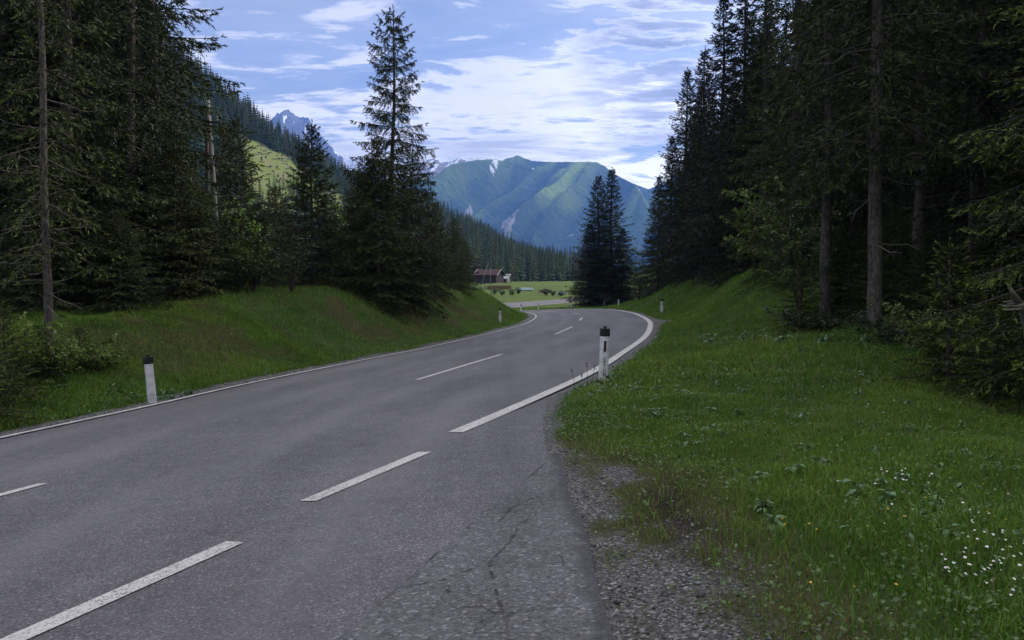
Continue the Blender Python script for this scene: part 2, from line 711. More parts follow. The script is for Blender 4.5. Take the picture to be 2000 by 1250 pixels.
# ------------------------------------------------------------------ the lie of the land
R_LINE = np.array([(4.69, 27.6), (6.38, 36.32), (7.26, 42.14), (8.06, 49.24), (8.98, 60.12), (9.24, 76.52), (6.77, 93.87), (2.53, 108.08),
                   (0.22, 111.55), (-2.1, 116.3), (-3.1, 121), (-2.4, 127), (1.3, 133.2), (11.8, 146.2), (29.8, 168.2), (60, 200)])
R_LINE = np.vstack([[(-0.7, 9.71), (0.0, 11.51), (1.54, 15.8), (2.87, 20.5)], R_LINE])
L_LINE = np.array([(-15, -15), (-12, -2), (-10, 5), (-8.75, 9.5), (-8.01, 12.25), (-7.63, 13.73), (-7.15, 15.73), (-6.35, 19.66), (-4.86, 24.85), (-2.87, 31.5),
                   (0.0, 44.86), (1.1, 52.71), (2.05, 66.99), (2.13, 80.12), (1.6, 89.5), (-0.5, 97.5), (-3.3, 104.5), (-6.8, 110), (-9.2, 117),
                   (-9.5, 125), (-8, 133), (-3.5, 139), (8, 151.5), (26, 173), (56, 205)])
R_LINE_S = resample(catmull(R_LINE, 10), step=0.4)
L_LINE_S = resample(catmull(L_LINE, 10), step=0.4)
L_EDGE = L_LINE_S + normals2(L_LINE_S) * 0.16
R_OUT = R_LINE_S - normals2(R_LINE_S) * 0.28
APRON = np.array([(1.0, -15), (0.6, -2), (0.47, 3.57), (0.5, 5.12), (0.46, 6.38), (0.47, 7.49), (0.45, 8.42), (0.52, 10.65), (0.62, 11.93), (0.86, 13.13), (1.35, 14.4)])
R_EDGE = resample(np.vstack([catmull(APRON, 8), R_OUT[R_OUT[:, 1] > 15.3]]), step=0.4)
ROADPOLY = np.vstack([L_EDGE[::3], R_EDGE[::-1][::3]])
_yl = np.linspace(-15, 112, 200)


def _x_at(P, ys):
    k = P[:, 1] < 113
    Q = P[k]
    o = np.argsort(Q[:, 1])
    return np.interp(ys, Q[o, 1], Q[o, 0])


XL, XR = _x_at(L_EDGE, _yl), _x_at(R_EDGE, _yl)
PATCH = np.array([(0.45, 8.6), (0.62, 8.2), (0.78, 7.5), (0.95, 6.8), (1.12, 6.1), (1.15, 5.2), (1.12, 4.3), (1.08, 3.4), (1.05, 0.5), (0.3, 0.5), (0.3, 6)])


def road_z(x, y):
    fade = 1 - sstep(100, 128, y)
    return 0.07 * x * fade - 0.015 * np.minimum(y, 115) + 0.045 * np.clip(y - 130, 0, 108) + 0.012 * np.maximum(y - 238, 0) * (y < 700) + 0.012 * 462 * (y >= 700)


def side_dist(x, y):
    """signed distances outward of the left and the right edge of the asphalt (the other side is large)"""
    ins = in_poly(x, y, ROADPOLY)
    near = (y < 240) & (np.abs(x) < 120)
    dl = np.full(x.shape, 80.0)
    dr = np.full(x.shape, 80.0)
    dl[near] = dist_poly(x[near], y[near], L_EDGE[::4])
    dr[near] = dist_poly(x[near], y[near], R_EDGE[::4])
    left = dl < dr
    s = np.minimum(dl, dr)
    far = ~near
    left[far] = x[far] < 0
    return np.where(ins, -s, s), left & ~ins, ins


def land(x, y, want=False):
    x = np.atleast_1d(np.asarray(x, float))
    y = np.atleast_1d(np.asarray(y, float))
    s, left, ins = side_dist(x, y)
    xl = np.interp(y, _yl, XL)
    xr = np.interp(y, _yl, XR)
    xc = np.clip(x, xl - 0.6, xr + 0.6)
    z = road_z(xc, y)
    sp = np.maximum(s, 0)
    # bank on the left of the road
    hl = np.interp(y, [-20, 8, 14, 19, 30, 60, 75, 90, 100, 110], [0.9, 0.8, 1.0, 1.35, 2.2, 2.75, 2.0, 1.0, 0.2, 0.0])
    wob = 1 + 0.22 * fbm(x * 0.22, y * 0.22, 3, 41)
    bl = hl * sstep(0.6, 5.9, sp * wob) + 0.07 * np.maximum(sp - 6, 0) * (1 - sstep(80, 125, y)) + 0.18 * np.maximum(-55 - x, 0)
    # bank on the right; hidden steep hill added to shade the foreground
    hr = 3.0 * sstep(12, 42, y) * (1 - sstep(70, 96, y))
    xs = np.interp(y, [0, 22, 50, 100], [12.0, 12.5, 16.0, 17.0])
    up = np.maximum(x - xs, 0)
    up = up * up / (up + 4.0)
    hill = 150 * (1 - np.exp(-0.0075 * up)) * 1.25
    hill = np.minimum(0.92 * up, 150 + 0.02 * up)
    hill = hill * (1 - sstep(148, 208, y)) * sstep(-500, -250, y)
    br = hr * sstep(1.0, 6.8, sp * wob) + hill
    z = z + np.where(left, bl, 0) + np.where(~left & ~ins, br, 0)
    rough = np.clip(sp / 1.2, 0, 1)
    z = z + rough * (0.10 * fbm(x * 0.7, y * 0.7, 3, 11) + 0.05 * fbm(x * 3.1, y * 3.1, 3, 23)) * np.where(y < 120, 1, 0.6)
    z = z + np.clip((sp - 8) / 8, 0, 1) * 0.35 * fbm(x * 0.25, y * 0.25, 2, 5)
    z = np.where(ins, road_z(x, y) - 0.07 * np.clip(-s / 0.3, 0.15, 1), z - 0.015)
    if want:
        return z, s, left, ins
    return z


def lz(x, y):
    return float(land(x, y)[0])


def _axis(segs):
    out = []
    for a, b, st in segs:
        out.append(np.arange(a, b, st))
    return np.concatenate(out)


def geo(a, b, first, k):
    out = [a]
    st = first
    while out[-1] < b:
        out.append(out[-1] + st)
        st *= k
    return np.array(out)


gx = np.concatenate([-geo(13, 2500, 0.3, 1.09)[::-1], np.arange(-12.85, 14, 0.14), geo(14, 2500, 0.3, 1.09)])
gy = np.concatenate([-geo(4, 700, 0.8, 1.25)[::-1], np.arange(-3.2, 2, 0.4), np.arange(2, 24, 0.13), np.arange(24, 60, 0.3), np.arange(60, 125, 0.6), geo(125, 4900, 0.9, 1.05)])
GX, GY = np.meshgrid(gx, gy, indexing='ij')
GX, GY = GX.ravel(), GY.ravel()
GZ, GS, GL, GI = land(GX, GY, True)
n1 = fbm(GX * 1.3, GY * 1.3, 4, 61)
n2 = fbm(GX * 0.35, GY * 0.35, 3, 71)
shoulder = np.where(GL, 0.62, np.interp(GY, [5, 9, 16, 30, 120], [0.14, 0.05, 0.12, 0.16, 0.2]))
shoulder = shoulder + 0.75 * np.exp(-((GX - 7.6) ** 2 + (GY - 39) ** 2) / 5.0) * (~GL)
grav = 1 - sstep(-0.12, 0.14, GS - shoulder + 0.18 * n1)
dp = dist_poly(GX, GY, np.vstack([PATCH, PATCH[:1]]))
dp = np.where(in_poly(GX, GY, PATCH), -dp, dp)
moss = fbm(GX * 2.1, GY * 1.5, 4, 87)
patch = (1 - sstep(-0.2, 0.3, dp + 0.5 * n1 + 0.25 * n2)) * (1 - 0.92 * sstep(-0.08, 0.18, moss + 0.25 * np.clip(dp + 0.7, 0, 1))) * (GS > -0.05)
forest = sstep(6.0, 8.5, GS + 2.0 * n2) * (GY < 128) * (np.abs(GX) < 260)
dry = np.where(GL, 0.85 * sstep(0.0, 0.55, 0.6 * n2 + 0.9 * n1 + 0.22) * sstep(1.2, 2.2, GS) * (1 - sstep(4.6, 6, GS)) * sstep(17, 22, GY) * (1 - sstep(48, 60, GY)), 0)
dry = np.maximum(dry, (~GL) * (1 - sstep(0.15, 1.0, dp + 0.6 * n1)) * 0.75 * (GY < 14))
soil = np.exp(-(((GX - 1.22) / 0.26) ** 2 + ((GY - 5.7) / 1.2) ** 2)) * sstep(-0.4, 0.1, n1)
soil = np.maximum(soil, np.exp(-(((GX + 9.4) / 0.55) ** 2 + ((GY - 14.6) / 0.5) ** 2)))
field = sstep(118, 150, GY)


def ground_mat():
    m, nt, b = new_mat('turf, forest floor and gravel')
    L = nt.links.new
    p = pos_node(nt)
    n_a = noise(nt, p, 1.4, 5.0, 0.6)
    n_b = noise(nt, p, 22.0, 5.0, 0.7)
    n_c = noise(nt, p, 0.25, 3.0)
    t = math_n(nt, 'ADD', math_n(nt, 'MULTIPLY', n_a, 0.5), math_n(nt, 'MULTIPLY', n_b, 0.5))
    g = ramp(nt, [(0.28, (0.022, 0.036, 0.008)), (0.5, (0.045, 0.080, 0.016)), (0.72, (0.080, 0.110, 0.026))])
    L(t, g.inputs[0])
    gd = ramp(nt, [(0.3, (0.035, 0.028, 0.014)), (0.7, (0.105, 0.085, 0.040))])
    L(t, gd.inputs[0])
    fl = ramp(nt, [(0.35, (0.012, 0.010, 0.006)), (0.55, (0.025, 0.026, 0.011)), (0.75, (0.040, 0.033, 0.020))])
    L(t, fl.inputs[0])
    fd = ramp(nt, [(0.3, (0.060, 0.095, 0.020)), (0.55, (0.085, 0.12, 0.024)), (0.75, (0.115, 0.13, 0.034))])
    L(math_n(nt, 'ADD', math_n(nt, 'MULTIPLY', n_c, 0.6), math_n(nt, 'MULTIPLY', n_a, 0.4)), fd.inputs[0])
    v = N(nt, 'ShaderNodeTexVoronoi', i_Scale=60.0)
    L(p, v.inputs['Vector'])
    sv = nt.nodes.new('ShaderNodeSeparateColor')
    L(v.outputs['Color'], sv.inputs[0])
    gr = ramp(nt, [(0.0, (0.05, 0.047, 0.045)), (0.5, (0.12, 0.115, 0.112)), (0.85, (0.20, 0.193, 0.19)), (1.0, (0.42, 0.41, 0.40))])
    L(sv.outputs[0], gr.inputs[0])
    col = mixc(nt, attr(nt, 'field').outputs['Fac'], g.outputs[0], fd.outputs[0])
    col = mixc(nt, attr(nt, 'dry').outputs['Fac'], col, gd.outputs[0])
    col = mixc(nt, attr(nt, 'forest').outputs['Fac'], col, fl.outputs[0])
    col = mixc(nt, attr(nt, 'gravel').outputs['Fac'], col, gr.outputs[0])
    col = mixc(nt, attr(nt, 'soil').outputs['Fac'], col, (0.028, 0.021, 0.015))
    L(col, b.inputs['Base Color'])
    b.inputs['Roughness'].default_value = 0.95
    b.inputs['Specular IOR Level'].default_value = 0.1
    h = math_n(nt, 'SUBTRACT', math_n(nt, 'MULTIPLY', n_b, 1.5), v.outputs['Distance'])
    bump(nt, b, h, 0.8, 0.03)
    return m


M['ground'] = ground_mat()
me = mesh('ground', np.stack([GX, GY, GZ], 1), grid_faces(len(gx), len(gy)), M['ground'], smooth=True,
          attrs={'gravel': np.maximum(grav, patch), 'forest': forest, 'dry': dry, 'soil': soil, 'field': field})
ground = tag(obj('ground', me), kind='structure')


# ------------------------------------------------------------------ the road and its paint
def strip(name, A, B, na, mat, dz, parent=None, attrs=None, edge_drop=0.0, across=False):
    """surface between two polylines with the same number of points"""
    t = np.linspace(0, 1, na)
    X = A[:, None, 0] * (1 - t) + B[:, None, 0] * t
    Y = A[:, None, 1] * (1 - t) + B[:, None, 1] * t
    Z = road_z(X, Y) + dz
    if edge_drop:
        Z[:, 0] -= edge_drop
        Z[:, -1] -= edge_drop
    V = np.stack([X.ravel(), Y.ravel(), Z.ravel()], 1)
    F = grid_faces(len(A), na)
    av = attrs(V) if attrs else {}
    if across:
        av['across'] = np.repeat(t[None], len(A), 0).ravel()
    me = mesh(name, V, F, mat, smooth=True, attrs=av)
    if me.polygons[0].normal.z < 0:
        me.flip_normals()
    return obj(name, me, parent)


i0 = 0
nseg = 700
LE = resample(L_EDGE, n=nseg)
RE = resample(R_EDGE, n=nseg)
# pair the two edges by nearest points so that the strip stays square to the road
RD = resample(R_EDGE, step=0.1)
pair = [int(np.argmin(((RD - p) ** 2).sum(1))) for p in LE]
pair = np.maximum.accumulate(pair)
k = np.unique(pair, return_index=True)[1]
RP = np.stack([np.interp(np.arange(nseg), k, RD[np.array(pair)[k], c]) for c in (0, 1)], 1)
road = tag(strip('road', LE, RP, 15, M['asphalt'], 0.0, edge_drop=0.03, across=True), kind='structure')


def ribbon(name, P, w, mat, dz=0.008, parent=road):
    P = np.asarray(P, float)
    P = resample(P, step=0.25) if len(P) > 1 else P
    n = normals2(P)
    return strip(name, P - n * w / 2, P + n * w / 2, 3, mat, dz, parent)


def cut(P, y0, y1):
    k = (P[:, 1] >= y0) & (P[:, 1] <= y1) & (np.arange(len(P)) < 100000)
    return P[k]


idx_far = int(np.argmin(((R_LINE_S - np.array((29.8, 168.2))) ** 2).sum(1)))
ribbon('edge_line', R_LINE_S[:idx_far], 0.22, M['paint_far'])
idx_l = int(np.argmin(((L_LINE_S - np.array((-15, -15))) ** 2).sum(1)))
ribbon('edge_line', L_LINE_S, 0.13, M['paint_far'])
for a, b_ in (((-3.75, 1.1), (-2.72, 3.75)), ((-2.60, 4.06), (-1.98, 5.57)), ((-1.74, 6.65), (-0.95, 8.53))):
    a, b_ = np.array(a), np.array(b_)
    if a[1] < 2 or a[1] > 4.5:
        pts = [a, b_]
    if 4.0 < a[1] < 4.2:
        continue
    ribbon('side_dash', [a, b_], 0.16, M['paint'])
ribbon('side_dash', [(-3.35, 2.1), (-2.60, 4.06), (-1.98, 5.57)], 0.16, M['paint'])
for ch in [c for c in road.children if c.name.startswith('side_dash') and c.data.vertices[0].co.y < 1.5]:
    bpy.data.objects.remove(ch)
CEN = [[(-5.95, 5.2), (-5.12, 7.8), (-4.95, 8.25)], [(-2.06, 17.06), (-0.3, 23.31)], [(1.84, 33.33), (3.09, 40.26)], [(4.22, 49.13), (4.93, 55.38)],
       [(5.62, 65.5), (5.5, 71.5)], [(4.7, 82), (3.4, 90)]]
for c in CEN:
    ribbon('centre_dash', c, 0.13, M['paint_far'])

# pale new asphalt of the lay-by and the old cracked asphalt beside it
NB = resample(np.array([(-0.70, 9.95), (-0.95, 8.75), (-1.74, 6.8), (-1.86, 6.3), (-2.45, 4.75), (-3.2, 3.0), (-4.5, -0.5), (-6.0, -5)]), n=160)
NB = NB + np.array([0.12, -0.05])
NR = resample(np.vstack([[(-0.45, 10.3)], R_EDGE[(R_EDGE[:, 1] < 10.0) & (R_EDGE[:, 1] > -5)][::-1]]), n=160)
OLD_B = np.array([(0.44, 7.95), (0.15, 6.95), (-0.08, 6.28), (-0.33, 5.6), (-0.49, 4.97), (-0.66, 4.4), (-0.85, 3.78), (-1.3, 2.4), (-2.0, 0), (-3.2, -4)])
OB = resample(catmull(OLD_B, 8), n=260)
OB = OB + np.stack([0.03 * fbm(OB[:, 1] * 3, OB[:, 1] * 0, 3, 9), 0 * OB[:, 1]], 1)
OR = resample(np.vstack([[(0.46, 7.93)], R_EDGE[(R_EDGE[:, 1] < 7.8) & (R_EDGE[:, 1] > -4)][::-1]]), n=260) - np.array([0.0, 0])
CR = [OLD_B, np.array([(0.42, 6.45), (0.15, 6.2), (0.0, 6.0), (-0.1, 5.6)]), np.array([(0.30, 5.95), (0.05, 5.5), (-0.02, 5.1), (-0.14, 4.75), (-0.10, 4.35), (-0.05, 4.0), (0.0, 3.5), (0.05, 2.9)]),
      np.array([(-0.14, 4.75), (-0.4, 4.5), (-0.62, 4.42)])]


def crack_attr(V):
    d = np.full(len(V), 9.0)
    for c in CR:
        d = np.minimum(d, dist_poly(V[:, 0], V[:, 1], c))
    return {'crack': d, 'rim': dist_poly(V[:, 0], V[:, 1], R_EDGE[(R_EDGE[:, 1] > -5) & (R_EDGE[:, 1] < 10)])}


oldp = strip('old_asphalt', OB, OR, 70, M['asphalt_old'], 0.006, attrs=crack_attr)
tag(oldp, kind='structure')

# ------------------------------------------------------------------ far mountains
def ray_at(u, v, d):
    """world point seen at picture position (u, v), at depth d; used only to set out the far ranges"""
    th = math.atan(63 / 1540)
    b = (625 - v) / 1540
    ry = math.cos(th) + b * math.sin(th)
    rz = -math.sin(th) + b * math.cos(th)
    t = d / ry
    return ((u - 1000) / 1540 * t, d, EYE + rz * t)


def rock_mat(name, grass_a, grass_b, rock_a, rock_b, sc, lit_cols=((0.15, 0.23, 0.035), (0.27, 0.34, 0.06))):
    m, nt, b = new_mat(name)
    L = nt.links.new
    p = pos_node(nt)
    n_a = noise(nt, p, 0.004 * sc, 6.0, 0.6)
    n_b = noise(nt, p, 0.03 * sc, 6.0, 0.65)
    t = math_n(nt, 'ADD', math_n(nt, 'MULTIPLY', n_a, 0.5), math_n(nt, 'MULTIPLY', n_b, 0.5))
    g = ramp(nt, [(0.42, grass_a), (0.60, grass_b)])
    L(t, g.inputs[0])
    r = ramp(nt, [(0.35, rock_a), (0.65, rock_b)])
    L(n_b, r.inputs[0])
    g2 = ramp(nt, [(0.35, lit_cols[0]), (0.65, lit_cols[1])])
    L(t, g2.inputs[0])
    gcol = mixc(nt, attr(nt, 'sunlit_turf').outputs['Fac'], g.outputs[0], g2.outputs[0])  # brighter turf colour painted as sunlight on the spurs
    rk = math_n(nt, 'ADD', attr(nt, 'rock').outputs['Fac'], math_n(nt, 'MULTIPLY', math_n(nt, 'SUBTRACT', n_b, 0.5), 1.2))
    col = mixc(nt, mrange(nt, rk, 0.4, 0.6), gcol, r.outputs[0])
    col = mixc(nt, attr(nt, 'wood').outputs['Fac'], col, (0.022, 0.036, 0.016))  # dark forest tone, also painted cloud shade on the lower slope
    sn = math_n(nt, 'ADD', attr(nt, 'snow').outputs['Fac'], math_n(nt, 'MULTIPLY', math_n(nt, 'SUBTRACT', n_b, 0.5), 0.6))
    col = mixc(nt, mrange(nt, sn, 0.42, 0.55), col, (0.80, 0.82, 0.85))
    L(col, b.inputs['Base Color'])
    b.inputs['Roughness'].default_value = 0.95
    b.inputs['Specular IOR Level'].default_value = 0.05
    bump(nt, b, n_b, 0.9, 26.0)
    return m


def mountain(name, prof, D, run, foot_z, nu, nt_, mat, spurs=(), amp=60.0, seed=3, rock=0.0, snow=None, scree=None, wood_shade_t=0.75, back=0.2, concave=1.25, jag=3.5):
    prof = np.array(prof, float)
    u = np.linspace(prof[0, 0], prof[-1, 0], nu)
    vv = np.interp(u, prof[:, 0], prof[:, 1])
    t = np.concatenate([-np.linspace(back, 0.02, 14) ** 1.0, np.linspace(0, 1, nt_)])
    X0 = np.empty(nu)
    Z0 = np.empty(nu)
    for i in range(nu):
        q = ray_at(u[i], vv[i], D)
        X0[i], Z0[i] = q[0], q[2]
    U, T = np.meshgrid(u, t, indexing='ij')
    x0 = np.repeat(X0[:, None], len(t), 1)
    z0 = np.repeat(Z0[:, None], len(t), 1)
    tf = np.clip(T, 0, 1)
    Zm = foot_z + (z0 - foot_z) * ((1 - tf) ** concave)
    Zm = np.where(T < 0, z0 + (z0 - foot_z) * T * 1.1, Zm)
    Y = D - T * run
    X = x0 * (1 + 0.0 * T)
    win = np.clip(tf / 0.06, 0, 1) * (1 - 0.5 * tf)
    dz = np.zeros_like(Zm)
    for (uc, sl, w, a) in spurs:
        q = (U - (uc + sl * tf)) / (w * (0.55 + 1.1 * tf))
        dz += a * np.exp(-np.abs(q) ** 1.3) * np.sin(np.pi * np.clip(tf * 1.05, 0, 1)) ** 0.9
    k = D / 1540.0
    rx = (U + 260 * tf) * k
    dz += amp * (ridged(rx / 420.0, Y / 900.0, 5, seed) - 0.55) * np.where(T > 0, win, 0.7)
    dz += 0.35 * amp * fbm(rx / 90.0, Y / 160.0, 4, seed + 9) * np.where(T > 0, win, 0.5)
    dz += 0.30 * amp * (ridged(rx / 95.0, Y / 1400.0, 3, seed + 31) - 0.5) * np.where(T > 0, win, 0.0)
    dz = np.where(T > 0, np.minimum(dz, 0.62 * (z0 - Zm)), np.minimum(dz, 0.0))
    dz += jag * (D / 4200) * fbm(U / 6.0, U * 0 + 2.5, 3, seed + 2) * (1 - np.clip(np.abs(T) / 0.05, 0, 1))
    Zm = Zm + dz
    V = np.stack([X.ravel(), Y.ravel(), Zm.ravel()], 1)
    sn = np.zeros_like(T) if snow is None else snow(U, T, tf)
    rk = np.clip(rock + 0.0 * T, 0, 1)
    rk = np.maximum(rk, 0.62 * sstep(0.62, 0.85, ridged(rx / 75.0, Y / 900.0, 3, seed + 71)) * (T > 0.02) * (0.6 + 0.8 * fbm(rx / 300.0, Y / 300.0, 3, seed + 81)))
    if callable(scree):
        rk = np.maximum(rk, scree(U, tf))
    lit = np.zeros_like(Zm)  # sun on the spur crests, put into the turf colour
    for (uc, sl, w, a) in spurs:
        q = (U - (uc + sl * tf) - 4) / (w * (0.8 + 1.4 * tf))
        lit = np.maximum(lit, np.exp(-q * q) * min(1.0, a / 100))
    lit = np.clip(lit * (0.55 + 1.3 * fbm(rx / 130.0, Y / 420.0, 4, seed + 51)), 0, 1)
    wd = sstep(wood_shade_t - 0.08, wood_shade_t + 0.05, tf + 0.10 * fbm(U / 14, tf * 9, 4, seed + 5))  # wooded foot; its dark colour also paints cloud shadow over the lower half
    me = mesh(name, V, grid_faces(nu, len(t)), mat, smooth=True, attrs={'snow': sn.ravel(), 'rock': rk.ravel(), 'wood': wd.ravel(), 'sunlit_turf': lit.ravel()})  # 'wood' holds the wooded foot and the painted cloud shadow
    me.flip_normals() if me.polygons[len(me.polygons) // 2].normal.z < 0 else None
    return tag(obj(name, me), kind='structure')


M['alp'] = rock_mat('alpine turf and rock', (0.030, 0.052, 0.022), (0.065, 0.090, 0.036), (0.16, 0.15, 0.14), (0.36, 0.33, 0.32), 1.0)
M['peak'] = rock_mat('grey limestone', (0.07, 0.08, 0.06), (0.12, 0.12, 0.10), (0.075, 0.078, 0.09), (0.19, 0.19, 0.20), 1.0)
PROF = [(600, 400), (640, 372), (690, 330), (740, 318), (790, 322), (830, 314), (846, 309), (860, 313), (880, 315), (900, 306), (925, 304), (960, 305), (985, 311), (997, 308), (1010, 303), (1026, 309),
        (1040, 313), (1080, 315), (1110, 314), (1140, 315), (1165, 317), (1180, 324), (1196, 338), (1215, 351), (1235, 358), (1262, 368), (1300, 388), (1360, 420), (1430, 470)]


def snow_main(U, T, tf):
    s = fbm(U / 9.0 + tf * 14, tf * 26, 4, 91) + 0.16
    band = (1 - sstep(0.10, 0.34, tf)) * (1 - sstep(968, 1000, U + 60 * tf))
    a = np.clip(s * 1.9, 0, 1) * band
    a = np.maximum(a, 0.9 * (1 - sstep(0.015, 0.035, tf)) * sstep(895, 905, U) * (1 - sstep(980, 990, U)) * (T >= -0.05))
    for (uc, tc, wu, wt) in ((978, 0.08, 2.2, 0.04), (915, 0.12, 6, 0.03), (1225, 0.05, 10, 0.02), (1240, 0.07, 5, 0.015), (1040, 0.10, 2, 0.02)):
        a = np.maximum(a, 1.0 * np.exp(-((U - uc) / wu) ** 2 - ((tf - tc) / wt) ** 2))
    return np.where(T < -0.2, 0.2, a)


def scree_main(U, tf):
    a = 0.85 * (1 - sstep(0.05, 0.45, tf)) * (1 - sstep(930, 985, U + 120 * tf))
    for (uc, sl, w, t0, t1) in ((1060, -110, 5, 0.46, 0.70), (1040, -95, 3, 0.5, 0.70), (960, -80, 3, 0.40, 0.6)):
        a = np.maximum(a, 1.7 * np.exp(-((U - uc - sl * tf) / (1.5 * w)) ** 2) * sstep(t0 - 0.05, t0, tf) * (1 - sstep(t1, t1 + 0.06, tf)))
    return a


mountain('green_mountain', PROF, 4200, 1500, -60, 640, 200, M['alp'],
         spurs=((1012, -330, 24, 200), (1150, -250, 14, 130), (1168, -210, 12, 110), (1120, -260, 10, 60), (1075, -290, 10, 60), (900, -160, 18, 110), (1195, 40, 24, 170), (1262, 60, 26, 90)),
         amp=70, seed=3, snow=snow_main, scree=scree_main, wood_shade_t=0.66)
PEAK = [(380, 420), (440, 350), (480, 300), (510, 258), (528, 236), (540, 223), (548, 217), (560, 214), (568, 218), (578, 226), (590, 228), (600, 231), (608, 240), (614, 247), (622, 256), (634, 266), (644, 278),
        (655, 290), (668, 300), (680, 303), (700, 306), (720, 316), (760, 332), (820, 360), (900, 400)]


def snow_peak(U, T, tf):
    s = fbm(U / 5.0 - tf * 10, tf * 20, 4, 17) - 0.02
    return np.clip(s * 1.5, 0, 1) * (1 - sstep(0.35, 0.6, tf)) + 0.55 * sstep(640, 680, U) * (1 - sstep(0.1, 0.25, tf))


mountain('rocky_peak', PEAK, 4700, 1500, 0, 320, 110, M['peak'], spurs=((560, 60, 14, 140), (610, 40, 12, 110), (530, -40, 14, 100)), amp=150, seed=21, rock=0.9, snow=snow_peak, wood_shade_t=0.8, jag=16.0)
FARR = [(1120, 430), (1200, 400), (1262, 368), (1275, 362), (1290, 356), (1320, 345), (1380, 320), (1450, 300), (1560, 300)]
mountain('distant_ridge', FARR, 4900, 1200, 0, 160, 60, M['alp'], amp=120, seed=33, rock=0.3, wood_shade_t=0.5)

# ------------------------------------------------------------------ wooded hillside closing the valley on the left
FOOT = [(-60, 225), (150, 232), (400, 240), (700, 252), (900, 270), (1020, 300), (1110, 345), (1190, 400), (1260, 470)]
CREST = [(120, -80, 420), (250, 28, 440), (410, 158, 480), (560, 278, 540), (700, 354, 600), (860, 420, 640), (1000, 488, 690), (1110, 526, 730), (1260, 556, 800)]
fu = np.array(FOOT, float)
NC, NTT = 150, 60
pf = resample(catmull(np.array([((u - 1000) / 1540 * d, d) for u, d in FOOT]), 8), n=NC)
pcr = resample(catmull(np.array([ray_at(*c) for c in CREST]), 8), n=NC)
tt = np.linspace(-0.06, 1.35, NTT)
fz = land(pf[:, 0], pf[:, 1]) - 0.5
HX = pf[:, 0:1] * (1 - tt) + pcr[:, 0:1] * tt
HY = pf[:, 1:2] * (1 - tt) + pcr[:, 1:2] * tt
over = np.clip(tt - 1, 0, 1)
HZ = fz[:, None] * (1 - np.clip(tt, 0, 1)) + pcr[:, 2:3] * np.clip(tt, -0.1, 1) - (over * 260)[None, :] * np.ones((NC, 1))
HZ = HZ + (6.0 * fbm(HX / 45, HY / 45, 3, 77) + 1.5 * fbm(HX / 9, HY / 9, 3, 78)) * np.sin(np.pi * np.clip(tt, 0, 1))[None, :] ** 0.5


def bearing(x, y, z):
    th = math.atan(63 / 1540)
    zz = z - EYE
    f = y * math.cos(th) - zz * math.sin(th)
    w = y * math.sin(th) + zz * math.cos(th)
    return 1000 + 1540 * x / f, 625 - 1540 * w / f


CLEARING = np.array([(470, 268), (505, 278), (560, 308), (600, 338), (660, 372), (690, 420), (640, 440), (560, 430), (480, 420)], float)
BU, BV = bearing(HX, HY, HZ)
clr = in_poly(BU.ravel(), BV.ravel(), CLEARING).reshape(BU.shape).astype(float)
M['hill'] = None


def hill_mat():
    m, nt, b = new_mat('forest floor and clearing')
    L = nt.links.new
    p = pos_node(nt)
    n_a = noise(nt, p, 0.12, 5.0, 0.6)
    n_b = noise(nt, p, 0.6, 5.0, 0.6)
    f = ramp(nt, [(0.3, (0.015, 0.024, 0.010)), (0.7, (0.030, 0.038, 0.016))])
    L(n_a, f.inputs[0])
    g = ramp(nt, [(0.3, (0.12, 0.15, 0.04)), (0.5, (0.15, 0.18, 0.05)), (0.62, (0.17, 0.145, 0.095)), (0.8, (0.24, 0.20, 0.15))])
    L(math_n(nt, 'ADD', math_n(nt, 'MULTIPLY', n_a, 0.5), math_n(nt, 'MULTIPLY', n_b, 0.5)), g.inputs[0])
    col = mixc(nt, attr(nt, 'clearing').outputs['Fac'], f.outputs[0], g.outputs[0])
    L(col, b.inputs['Base Color'])
    b.inputs['Roughness'].default_value = 1.0
    b.inputs['Specular IOR Level'].default_value = 0.05
    bump(nt, b, n_b, 0.7, 0.6)
    return m


M['hill'] = hill_mat()
me = mesh('hillside', np.stack([HX.ravel(), HY.ravel(), HZ.ravel()], 1), grid_faces(NC, NTT), M['hill'], smooth=True, attrs={'clearing': clr.ravel()})
if me.polygons[2000].normal.z < 0:
    me.flip_normals()
tag(obj('hillside', me), kind='structure')


def hill_point(c, t):
    """c along the slope 0..1, t up the slope 0..1"""
    ci = np.clip(c * (NC - 1), 0, NC - 1.001)
    ti = np.clip((t - tt[0]) / (tt[1] - tt[0]), 0, NTT - 1.001)
    i0, j0 = ci.astype(int), ti.astype(int)
    a, b_ = ci - i0, ti - j0
    out = []
    for A in (HX, HY, HZ):
        out.append((A[i0, j0] * (1 - a) * (1 - b_) + A[i0 + 1, j0] * a * (1 - b_) + A[i0, j0 + 1] * (1 - a) * b_ + A[i0 + 1, j0 + 1] * a * b_))
    return np.stack(out, 1)


